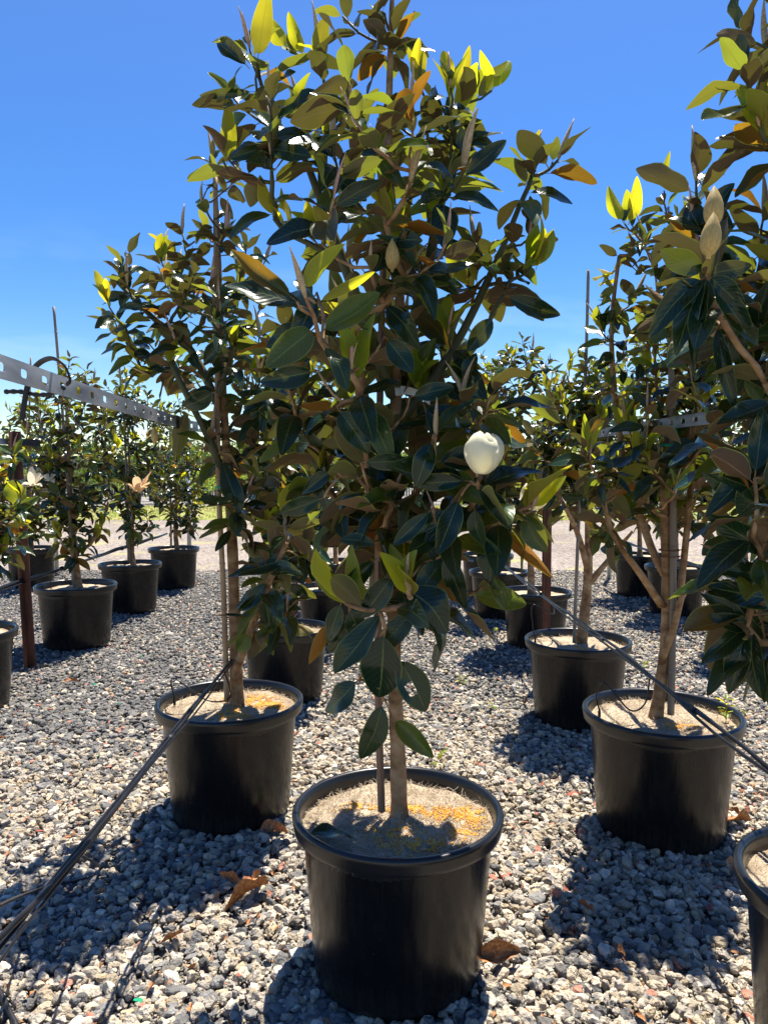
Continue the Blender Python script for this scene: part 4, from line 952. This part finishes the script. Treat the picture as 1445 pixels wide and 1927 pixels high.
def rail(p0, p1, label, h=.040, th=.003, pitch=.10, slot=(.034, .0165), wrap=False):
    d = p1-p0; L_ = d.length; n = int(L_/pitch); V = []; Fc = []
    e = empty('steel_strap', p0, label, 'strap', 'perforated steel straps between the posts')
    d.normalize(); up = Vector((0, 0, 1)); up = (up-d*up.dot(d)).normalized(); sd = d.cross(up)
    b = MB(); P2 = lambda s_, z_, o_: d*s_+up*z_+sd*o_
    sh, sv = slot[0]/2, slot[1]/2; ring = []
    for k in range(16):
        q = 2*math.pi*(k+.5)/16; cx, sy_ = math.cos(q), math.sin(q); e_ = .55
        ring.append((sh*math.copysign(abs(cx)**e_, cx), sv*math.copysign(abs(sy_)**e_, sy_)))
    cells = [(i*pitch, (i+1)*pitch) for i in range(n)]
    for a, c in cells:
        m_ = (a+c)/2; outer = []
        for (x, y) in ring:
            f_ = min((pitch/2)/max(abs(x), 1e-6), (h/2)/max(abs(y), 1e-6)); outer.append((x*f_, y*f_))
        # corners kept square
        V = []; Fc = []
        for o_ in (-th/2, th/2):
            for (x, y) in ring: V.append(P2(m_+x, y, o_))
            for (x, y) in outer: V.append(P2(m_+x, y, o_))
            for (x, y) in ((pitch/2, h/2), (-pitch/2, h/2), (-pitch/2, -h/2), (pitch/2, -h/2)): V.append(P2(m_+x, y, o_))
        N = 16; S = 2*N+4
        for s_ in (0, 1):
            o = s_*S
            for k in range(N):
                k2 = (k+1) % N; f = (o+k, o+k2, o+N+k2, o+N+k); Fc.append(f if s_ else f[::-1])
            for k in range(N):
                k2 = (k+1) % N; (x1, y1), (x2, y2) = outer[k], outer[k2]
                vert1 = abs(abs(x1)-pitch/2) < 1e-6; vert2 = abs(abs(x2)-pitch/2) < 1e-6
                if vert1 != vert2:
                    X = x1 if vert1 else x2; Y = y2 if vert1 else y1
                    ci = [(1, 1), (-1, 1), (-1, -1), (1, -1)].index((1 if X > 0 else -1, 1 if Y > 0 else -1))
                    f = (o+N+k, o+N+k2, o+2*N+ci); Fc.append(f[::-1] if s_ else f)
        for k in range(N):
            k2 = (k+1) % N; Fc.append((k2, k, S+k, S+k2))
        b.add(V, Fc)
        b.add([P2(a, h/2, -th/2), P2(c, h/2, -th/2), P2(c, h/2, th/2), P2(a, h/2, th/2)], [(0, 1, 2, 3)])
        b.add([P2(a, -h/2, -th/2), P2(c, -h/2, -th/2), P2(c, -h/2, th/2), P2(a, -h/2, th/2)], [(3, 2, 1, 0)])
    b.build('strip', M['strap'], e, smooth=False)
    if wrap:
        m = MB(); m.box((0, 0, 0), (.16, .010, h+.006), Matrix.Translation(d*(n*pitch+.02)) @ Matrix((( d.x, sd.x, up.x, 0), (d.y, sd.y, up.y, 0), (d.z, sd.z, up.z, 0), (0, 0, 0, 1))))
        m.build('tape_wrap', M['rubber'], e, smooth=False)
    return e
ra = P(0, 689, 1.26); rb = P(340, 796, 2.84); dd_ = (rb-ra).normalized()
rail(ra-dd_*.55, rb, 'steel strap with oblong holes entering from the left edge', wrap=True)
rail(rb+dd_*.12+Vector((0, .02, 0)), Vector((plt.x-.03, 5.36, plt.z-.04)), 'second length of strap hidden in the left tree crown')
rc = P(1445, 770, 1.99); rd = P(1020, 830, 4.72); de = (rd-rc).normalized()
rail(rc-de*.9, rd+Vector((-.0, 0, 0)), 'steel strap running through the right hand trees')
rail(rd+Vector((-.02, .08, 0)), Vector((.98, 8.9, rd.z-.03)), 'strap going on past the brown post into the distance')
rail(P(0, 828, 4.70)+Vector((-.6, -1.2, 0)), P(66, 833, 5.15), 'short far strap fixed to the rusty leaning post', wrap=True)
# rubber tie looped through the strap
def tie():
    base = P(130, 728, 1.56); e = empty('rubber_tie', base, 'black rubber tie looped over the left steel strap', 'tie')
    def Q(px, py, d): return P(px, py, d)-base
    b = MB(); b.tube(smooth_path([Q(126, 722, 1.52), Q(132, 716, 1.50), Q(126, 696, 1.50), Q(115, 682, 1.50), Q(98, 674, 1.51), Q(80, 679, 1.54), Q(65, 692, 1.56), Q(55, 712, 1.56), Q(48, 745, 1.56), Q(41, 790, 1.56)], 5), .0055, 8, flat=.45)
    b.build('strap_loop', M['rubber'], e)
    b = MB(); pts = smooth_path([Q(122, 728, 1.56), Q(105, 738, 1.57), Q(75, 743, 1.57), Q(40, 737, 1.57), Q(8, 737, 1.57)], 5)
    b.tube(pts, [.004+.0022*(i % 2) for i in range(len(pts))], 6, flat=.6); b.build('chain_lock', M['rubber'], e)
tie()
def band(name, key, px, py, dd, r, h, mat, label, cat, tail=False):
    dep = POTS[key][0].y; p = P(px, py, dep+dd); e = empty(name, p, label, cat)
    b = MB(); b.lathe([(r, -h/2), (r+.001, 0), (r, h/2), (r-.0015, h/2), (r-.0015, -h/2), (r, -h/2)], 24); b.build('loop', M[mat], e)
    if tail:
        V = []; Fc = []
        for i in range(9):
            t = i/8; x = r*.6+.075*t; y = -.02-.01*t; z = .004-.03*t*t
            V += [(x, y, z-h/2), (x, y, z+h/2), (x, y+.0012, z+h/2), (x, y+.0012, z-h/2)]
        for i in range(8):
            for k in range(4): a = i*4+k; c = i*4+(k+1) % 4; Fc.append((a, c, c+4, a+4))
        bb = MB(); bb.add(V, Fc); bb.build('tail', M[mat], e, smooth=False)
    else:
        bb = MB(); bb.box((r+.006, 0, h*.1), (.016, .006, h*.7)); bb.box((r+.014, .0, -h*.5), (.004, .004, h*1.1)); bb.build('knot', M[mat], e)
band('plant_tag', 'A', 746, 738, -.0, .0165, .020, 'label', 'white paper tag looped round the front trunk', 'tag', True)
band('tree_tape', 'B', 420, 917, -.02, .030, .010, 'tape', 'green tape tying cane to the left trunk', 'tape')
band('tree_tape', 'C', 1258, 811, -.01, .030, .014, 'tape', 'upper green tape on the forked tree', 'tape')
band('tree_tape', 'C', 1257, 838, -.01, .028, .010, 'tape', 'lower green tape on the forked tree', 'tape')
for i, (py_, lb) in enumerate([(1035, 'upper brown wire tie round forked trunk and cane'), (1047, 'lower brown wire tie round forked trunk and cane')]):
    band('wire_tie', 'C', 1259, py_, -.01, .036, .004, 'rust', lb, 'tie')

# ------------------------------------------------------------------ irrigation pipes
def pipe(pts, label, r=.0085, seed=0):
    base = Vector(pts[0]); e = empty('irrigation_pipe', base, label, 'pipe', 'black irrigation pipes strung along the rows')
    rr = random.Random(seed); n = 40; pth = []
    for i in range(n):
        t = i/(n-1)*(len(pts)-1); k = min(int(t), len(pts)-2); pth.append(Vector(pts[k]).lerp(Vector(pts[k+1]), t-k)-base)
    for j, (ox, oz, rad) in enumerate([(0, 0, r), (-.011, -.008, r*.8), (.007, -.010, r*.55)]):
        b = MB(); b.tube([p+Vector((ox+.004*math.sin(i*.8+j*2), 0, oz+.006*math.sin(i*.45+j)+.004*math.sin(i*1.3+j*3))) for i, p in enumerate(pth)], rad, 8); b.build('tube', M['poly'], e)
    for t in (.30, .46, .62, .78):
        p = pth[int(t*n)]; b = MB(); b.tube([p+Vector((-.002, -.012, -.006)), p+Vector((-.002, .012, -.006))], r*1.75, 10); b.build('clip', M['rubber'], e)
pipe([(-.60, .75, .605), (-.60, 1.25, .60), (-.585, 2.75, .60), (-.60, 4.4, .585), (-.60, 6.2, .55), (-.6, 8.8, .56)], 'black irrigation pipe crossing the left foreground and pot', .0052, 1)
pipe([(.95, .8, .61), (.95, 1.9, .61), (.95, 3.5, .60), (.95, 5.7, .575), (.95, 8.8, .58)], 'black irrigation pipe crossing the right hand pots', .0058, 2)
pipe([(-2.38, 3.2, .60), (-2.38, 4.7, .60), (-2.48, 8.6, .60)], 'black irrigation pipe behind the rusty leaning post', .010, 3)
pipe([(2.45, 4.0, .58), (2.45, 6, .58), (2.5, 8.9, .58)], 'black irrigation pipe along the far right row', .010, 4)
def dripper(key, ang, pts, label):
    c, s = POTS[key]; q = R(ang); b0 = c+Vector((.225*s*math.cos(q), .225*s*math.sin(q), .40*s))
    e = empty('drip_line', b0, label, 'drip line', 'thin drip lines feeding the pots')
    b = MB(); b.tube([Vector((0, 0, -.02)), Vector((0, 0, .02)), Vector((0, 0, .045))], [.003, .006, .004], 8); b.box((0, 0, .012), (.004, .014, .05)); b.build('dripper_stake', M['rubber'], e, smooth=False)
    W = [Vector((0, 0, .04)), Vector((-.012, 0, .10))]+[Vector(p)-b0 for p in pts]
    b = MB(); b.tube(smooth_path(W, 6), .0032, 7); b.build('feed_tube', M['poly'], e)
cB = POTS['B'][0]; cC = POTS['C'][0]; cE = POTS['E'][0]; cG = POTS['Gp'][0]
dripper('B', 172, [cB+Vector((-.20, -.02, .53)), cB+Vector((-.08, -.04, .455)), cB+Vector((.01, -.05, .47)), Vector((-.59, 2.74, .60))], 'thin drip line arching into the left pot')
dripper('C', 178, [cC+Vector((-.22, -.02, .56)), cC+Vector((-.14, -.06, .47)), cC+Vector((-.07, -.02, .48)), Vector((.95, 2.66, .59))], 'thin drip line arching into the pot of the forked tree')
dripper('E', 175, [cE+Vector((-.24, 0, .62)), cE+Vector((-.12, .06, .56)), Vector((.95, 4.2, .58))], 'thin drip line by the brown steel post')
dripper('Gp', 160, [cG+Vector((-.15, .0, .55)), cG+Vector((-.06, 0, .50)), Vector((-2.40, 5.3, .59))], 'thin drip line in the pot by the rusty post')
# loose thin line lying in front at the left
e = empty('drip_line', G(185, 1640, .02), 'thin bent black line lying on the stones beneath the left pipe', 'drip line'); b0 = Vector(e.location)
b = MB(); b.tube(smooth_path([p-b0 for p in (P(140, 1605, 1.52), G(188, 1632, .03), G(165, 1652, .028), G(80, 1672, .05), P(0, 1705, 1.22), P(-60, 1750, 1.1))], 6), .0038, 7); b.build('feed_tube', M['poly'], e)
e = empty('edge_bar', G(20, 1915, .03), 'dark bar end in the bottom left corner', 'bar'); b0 = Vector(e.location)
b = MB(); b.tube([p-b0 for p in (G(-40, 1800, .06), G(0, 1870, .045), G(28, 1925, .035), G(45, 1990, .02))], .007, 8); b.build('rod', M['rubber'], e)

# ------------------------------------------------------------------ litter on the gravel
dryme = [leaf_mesh('dry_leaf', M['dry'], 200+i, wid=.42, fold=random.uniform(.5, 1.3), curl=random.uniform(-.35, .4), wave=.12, twist=random.uniform(-.8, .8)) for i in range(6)]
def fallen(px, py, L_, ang, me, label, group=None, z=.03, roll=0):
    p = G(px, py, z); o = link('fallen_leaf', me); d = Vector((math.cos(ang), math.sin(ang), random.uniform(-.05, .15)))
    n_ = Vector((random.uniform(-.4, .4), random.uniform(-.5, .1), 1)); o.matrix_world = basis(d, Quaternion(d.normalized(), roll) @ n_, L_, L_, p-d*L_*.4); tag(o, label, 'leaf', group)
grp = 'dry leaves fallen on the gravel'
fallen(470, 1670, .15, 3.6, dryme[0], 'large orange brown dry leaf left of the front pot', grp, .055, .5)
fallen(484, 1655, .12, 1.3, dryme[1], 'orange dry leaf standing up behind the large one', grp, .05, 1.0)
fallen(435, 1655, .07, 3.0, dryme[2], 'dark brown curled leaf touching the large orange one', grp, .04)
fallen(930, 1798, .13, .2, dryme[3], 'shiny tan dry leaf at the right foot of the front pot', grp, .05, .5)
fallen(1380, 1545, .14, .3, dryme[4], 'red brown leaf against the foot of the right pot', grp, .045, -.4)
fallen(1390, 1535, .07, 1.9, dryme[5], 'small red brown leaf beside the right pot', grp, .04)
fallen(1382, 1632, .10, .8, dryme[0], 'single orange leaf left of the pot at the right edge', grp, .035)
fallen(515, 1560, .12, .1, dryme[1], 'brown leaf at the right foot of the left pot', grp, .045)
fallen(1105, 1710, .06, 2.2, dryme[5], 'pale pinkish leaf in the shaded gravel at right', grp, .04)
fallen(320, 1770, .07, .3, dryme[2], 'dark red brown curled leaf low in the left foreground', grp, .04)
fallen(133, 1282, .09, .5, dryme[4], 'orange leaf on the far left gravel', grp, .03)
rs = random.Random(5)
for i in range(46):
    px, py = rs.uniform(0, 1440), rs.choice([rs.uniform(1250, 1500), rs.uniform(1500, 1920)])
    p = G(px, py)
    if any((p.x-cx)**2+(p.y-cy)**2 < (r+.04)**2 for cx, cy, r in potc): continue
    fallen(px, py, rs.uniform(.02, .045), rs.uniform(0, 6.28), rs.choice(dryme), 'small dry leaf scrap lying among the gravel stones', 'small leaf scraps on the gravel', .03, rs.uniform(-1, 1))
# one green leaf resting on the front pot rim
cA = POTS['A'][0]
o = link('fallen_leaf', LM['leaf'][2]); d = Vector((1, .12, .02)); pz = cA+Vector((-.215, -.165, .452)); o.matrix_world = basis(d, Vector((0, -.35, 1)), .115, .115, pz); tag(o, 'green leaf lying across the left rim of the front pot', 'leaf')
FR = proto_collection('litter_bit', [leaf_mesh('litter_bit', M['dry'], 300+i, wid=.5, fold=.6, curl=.3, wave=.1, lo=True) for i in range(4)])
n = 1500; y = .9+7.5*rng.uniform(0, 1, n)**1.3; x = rng.uniform(-1, 1, n)*(.51*y+.5)
kp = np.ones(n, bool)
for cx, cy, r_ in potc: kp &= (x-cx)**2+(y-cy)**2 > (r_+.02)**2
x = x[kp]; y = y[kp]; n = len(x)
scatter('leaf_litter', np.stack([x, y, .018+undul(x, y)+rng.uniform(0, .012, n)], 1), np.stack([rng.normal(0, .7, n), rng.normal(0, .5, n), rng.uniform(0, 6.28, n)], 1), (rng.uniform(.008, .026, n))[:, None]*np.ones(3), rng.integers(0, 4, n), FR)['label'] = 'crumbs of dry brown leaf strewn over the gravel'
# green plastic scraps
for i, (px, py) in enumerate([(268, 1236), (178, 1288), (618, 1440), (248, 1673), (222, 1326), (1002, 1492), (262, 1883), (1077, 1122), (185, 1423)]):
    p = G(px, py, .022); b = MB(); b.box((0, 0, 0), (.016, .010, .002)); b.box((.006, .007, .003), (.010, .008, .002), Matrix.Rotation(.5, 4, 'X'))
    o = b.build('plastic_scrap', M['tape'], smooth=False, loc=p); o.rotation_euler = (rs.uniform(-.5, .5), rs.uniform(-.5, .5), rs.uniform(0, 6)); tag(o, 'tiny green plastic scrap among the gravel stones', 'scrap', 'green plastic scraps on the gravel')
# weeds
def weed(p, n, L_, label, h=.05, group=None):
    e = empty('weed', p, label, 'weed', group); r_ = random.Random(n+int(p.x*100))
    for i in range(n):
        q = r_.uniform(0, 6.28); d = Vector((math.cos(q), math.sin(q), r_.uniform(.1, .9))); b0 = Vector((0, 0, r_.uniform(0, h)))
        o = link('leaf', r_.choice(LM['leaf_young_lo']), e); o.matrix_local = basis(d, Vector((0, 0, 1)), L_*r_.uniform(.7, 1.2), L_, b0+d*.13*L_)
    b = MB(); b.tube([Vector((0, 0, -.01)), Vector((.003, 0, h))], .0015, 5); b.build('stem', M['leaf_young'], e)
weed(cC+Vector((.22, -.04, .42)), 12, .035, 'small bright green weed on the rim of the forked tree pot', .08)
weed(G(823, 1442, .01), 5, .045, 'green weed just behind the front pot rim')
weed(G(565, 1572, .01), 6, .035, 'green weed at the left foot of the front pot')
for px, py, lb in ((935, 1192, 'green weed left of the pot at the brown post'), (1215, 1258, 'green weed between the right pipe and the forked trunk'), (1400, 1352, 'green weed on the gravel right of the forked tree pot'), (650, 1235, 'green weed seen under the low leaves of the front tree'), (925, 1338, 'green weed in the sunny gravel right of the front trunk'), (868, 1287, 'tiny green weed left of the middle right pot')):
    weed(G(px, py, .01), 7, .035, lb, .04, 'small weeds in the gravel')
# seed cone
p = G(1046, 1685, .03); o = link('seed_cone', blob_mesh('seed_cone', 3, M['stone_red'], 300, (.014, .014, .018), amp=.6, cuts=0)); o.location = p; tag(o, 'dark red shrivelled seed cone in the gravel', 'seed cone')

# ------------------------------------------------------------------ background
def blade_me(seed):
    r = random.Random(seed); b = MB()
    for i in range(6):
        q = r.uniform(0, 6.28); x, y = r.uniform(-.4, .4), r.uniform(-.4, .4); h = r.uniform(.5, 1); l = Vector((math.cos(q), math.sin(q), 0)); s_ = Vector((-l.y, l.x, 0))*.05
        p0 = Vector((x, y, 0)); b.add([p0-s_, p0+s_, p0+l*.2+Vector((0, 0, h*.6))+s_*.7, p0+l*.2+Vector((0, 0, h*.6))-s_*.7, p0+l*.45+Vector((0, 0, h))], [(0, 1, 2, 3), (3, 2, 4)])
    return mesh_from('grass', b.v, b.f, M['grassblade'], smooth=False)
GC = proto_collection('tuft', [blade_me(i) for i in range(4)])
n = 16000; x = rng.uniform(-22, 22, n); y = np.where(rng.uniform(0, 1, n) < .8, rng.uniform(19, 27.5, n), 9.6+rng.normal(0, .45, n))
rot = np.stack([np.zeros(n), np.zeros(n), rng.uniform(0, 6.28, n)], 1); sc = (rng.uniform(.03, .09, n)*np.where(y < 12, .45, 1))[:, None]*np.ones(3)
scatter('grass', np.stack([x, y, np.full(n, -.012)], 1), rot, sc, rng.integers(0, 4, n), GC)['label'] = 'sparse yellow green grass along the road'
bgp = lathe_mesh('pot_far', [(0, 0), (.2, 0), (.25, .42), (.27, .42), (.27, .46), (.24, .46), (.23, .40), (0, .40)], 20, M['pot'])
def clump(mat, n, rx, ry, rz, leaf, seed, cone=False):
    r = random.Random(seed); V = []; Fc = []; UV = []
    for i in range(n):
        while True:
            p = Vector((r.uniform(-1, 1), r.uniform(-1, 1), r.uniform(-1, 1)))
            if p.length < 1 and (mnoise.noise(p*2.3+Vector((seed, 0, 0))) > -.22): break
        p *= (p.length**-.35)
        if cone: p.x *= (1-p.z)*.6+.2; p.y *= (1-p.z)*.6+.2
        p = Vector((p.x*rx, p.y*ry, p.z*rz)); d = (p.normalized()+Vector((r.gauss(0, .6), r.gauss(0, .6), r.gauss(0, .6)+.3))).normalized()
        s_ = d.orthogonal().normalized(); s_ = Quaternion(d, r.uniform(0, 6.28)) @ s_; L_ = leaf*r.uniform(.7, 1.3); k = len(V)
        V += [p, p+d*L_*.5+s_*L_*.25, p+d*L_, p+d*L_*.5-s_*L_*.25]; UV += [(.5, .2), (.8, .5), (.5, 1), (.2, .5)]; Fc.append((k, k+1, k+2, k+3))
    return mesh_from('foliage', V, Fc, mat, uvs=UV)
clumps = [clump(M['hedge'], 700, .55, .55, .6, .10, 1), clump(M['lime'], 700, .45, .45, .5, .09, 2), clump(M['hedge'], 600, .35, .35, .85, .09, 3, True), clump(M['leaf_olive'], 420, .5, .5, .7, .16, 4)]
stem_me = MB(); stem_me.tube([(0, 0, -.6), (.02, 0, 0)], .02, 6); stem_me = mesh_from('stem', stem_me.v, stem_me.f, M['bark'])
ORD = lambda i: ['first','second','third','fourth','fifth','sixth','seventh','eighth','ninth','tenth','eleventh','twelfth','thirteenth','fourteenth','fifteenth','sixteenth','seventeenth','eighteenth','nineteenth','twentieth','twenty-first','twenty-second','twenty-third','twenty-fourth'][i]
rb_ = random.Random(9); kinds = ['dark bushy shrub', 'bright lime shrub', 'narrow conical shrub', 'olive leaved young tree']
for row, (yy, n_) in enumerate(((28.5, 22), (30.8, 22))):
    for i in range(n_):
        x_ = -13.5+27*i/(n_-1)+rb_.uniform(-.3, .3); ki = rb_.choice([0, 0, 1, 2, 3, 3])
        if abs(CX+F*x_/yy-790) < 14 or abs(CX+F*x_/yy-855) < 14: ki = 1
        pz = bpy.data.objects.new('plant_pot', bgp); COL.objects.link(pz); pz.location = (x_, yy, -.012); s_ = rb_.uniform(.8, 1.15); pz.scale = (s_,)*3
        rn = ('nearer', 'farther')[row]; tag(pz, '%s black pot from the left in the %s nursery row across the road' % (ORD(i), rn), 'pot', 'pots in the nursery rows across the road')
        e = empty('shrub', (x_, yy, .4*s_), '%s, %s plant from the left in the %s row across the road' % (kinds[ki], ORD(i), rn), 'shrub', 'shrubs in the nursery rows across the road: '+['dark', 'lime', 'conical', 'olive'][ki]); f = link('foliage', clumps[ki], e); f.location = (0, 0, .50 if ki != 2 else .8); f['kind'] = 'stuff'
        f.rotation_euler.z = rb_.uniform(0, 6.28); q = rb_.uniform(.75, 1.15); f.scale = (q, q, q); st = link('stem', stem_me, e); st.location = (0, 0, .5)
# brush fence: vertical pales
fe = empty('brush_fence', (0, 36, 0), 'weathered brush fence of upright sticks behind the nursery rows', 'fence')
b = MB(); x_ = -24.0
while x_ < 24:
    h = 1.75+rb_.uniform(-.08, .08); b.box((x_, rb_.uniform(-.03, .03), h/2), (rb_.uniform(.05, .09), .05, h)); x_ += .12
f = b.build('pale', M['brush'], fe, smooth=False); f['kind'] = 'stuff'
for z_ in (.5, 1.4):
    b = MB(); b.box((0, .06, z_), (48, .04, .07)); b.build('batten', M['brush'], fe, smooth=False)
bigc = [clump(M['hedge'], 1500, 1.5, 1.5, 1.1, .20, 11), clump(M['hedge'], 1300, 1.0, 1.0, 1.5, .18, 12), clump(M['lime'], 1100, .9, .9, 1.2, .16, 13), clump(M['redleaf'], 1000, .8, .8, 1.0, .16, 14)]
trm = MB(); trm.tube([(0, 0, 0), (.05, 0, .8), (0, 0, 1.7)], [.09, .07, .05], 7); trm = mesh_from('trunk', trm.v, trm.f, M['bark'])
bl = ['round dark tree behind the brush fence', 'upright dark tree behind the brush fence', 'light green tree behind the brush fence', 'red leaved tree behind the brush fence']
for i in range(24):
    x_ = -24+48*i/23+rb_.uniform(-.6, .6); ki = rb_.choice([0, 0, 1, 1, 2]); yy = rb_.uniform(38.5, 46)
    pxx = CX+F*x_/yy
    if abs(pxx-820) < 24: ki = 3
    elif abs(pxx-770) < 24: ki = 2
    e = empty('garden_tree', (x_, yy, 0), '%s, %s tree from the left' % (bl[ki], ORD(i)), 'tree', 'trees behind the fence: '+['round', 'upright', 'light green', 'red'][ki]); f = link('crown', bigc[ki], e); q = rb_.uniform(.75, 1.1); f.scale = (q, q, q); f.location = (0, 0, 1.55 if ki != 2 else 1.8); f.rotation_euler.z = rb_.uniform(0, 6.28); f['kind'] = 'stuff'
    link('trunk', trm, e)
# far mass of trees that closes the horizon
V = []; b = MB()
fw = []
for i in range(60):
    x_ = -110+220*i/59+rb_.uniform(-1, 1); m_ = Matrix.Translation((x_, 95+rb_.uniform(-5, 5), 1.2)) @ Matrix.Diagonal((2.4, 2.0, rb_.uniform(1.4, 2.2), 1)); fw.append((bigc[i % 2], m_))
wd = join_instances('woodland', fw, None); wd['label'] = 'far dark belt of trees on the horizon'
print('objects', len(bpy.data.objects))
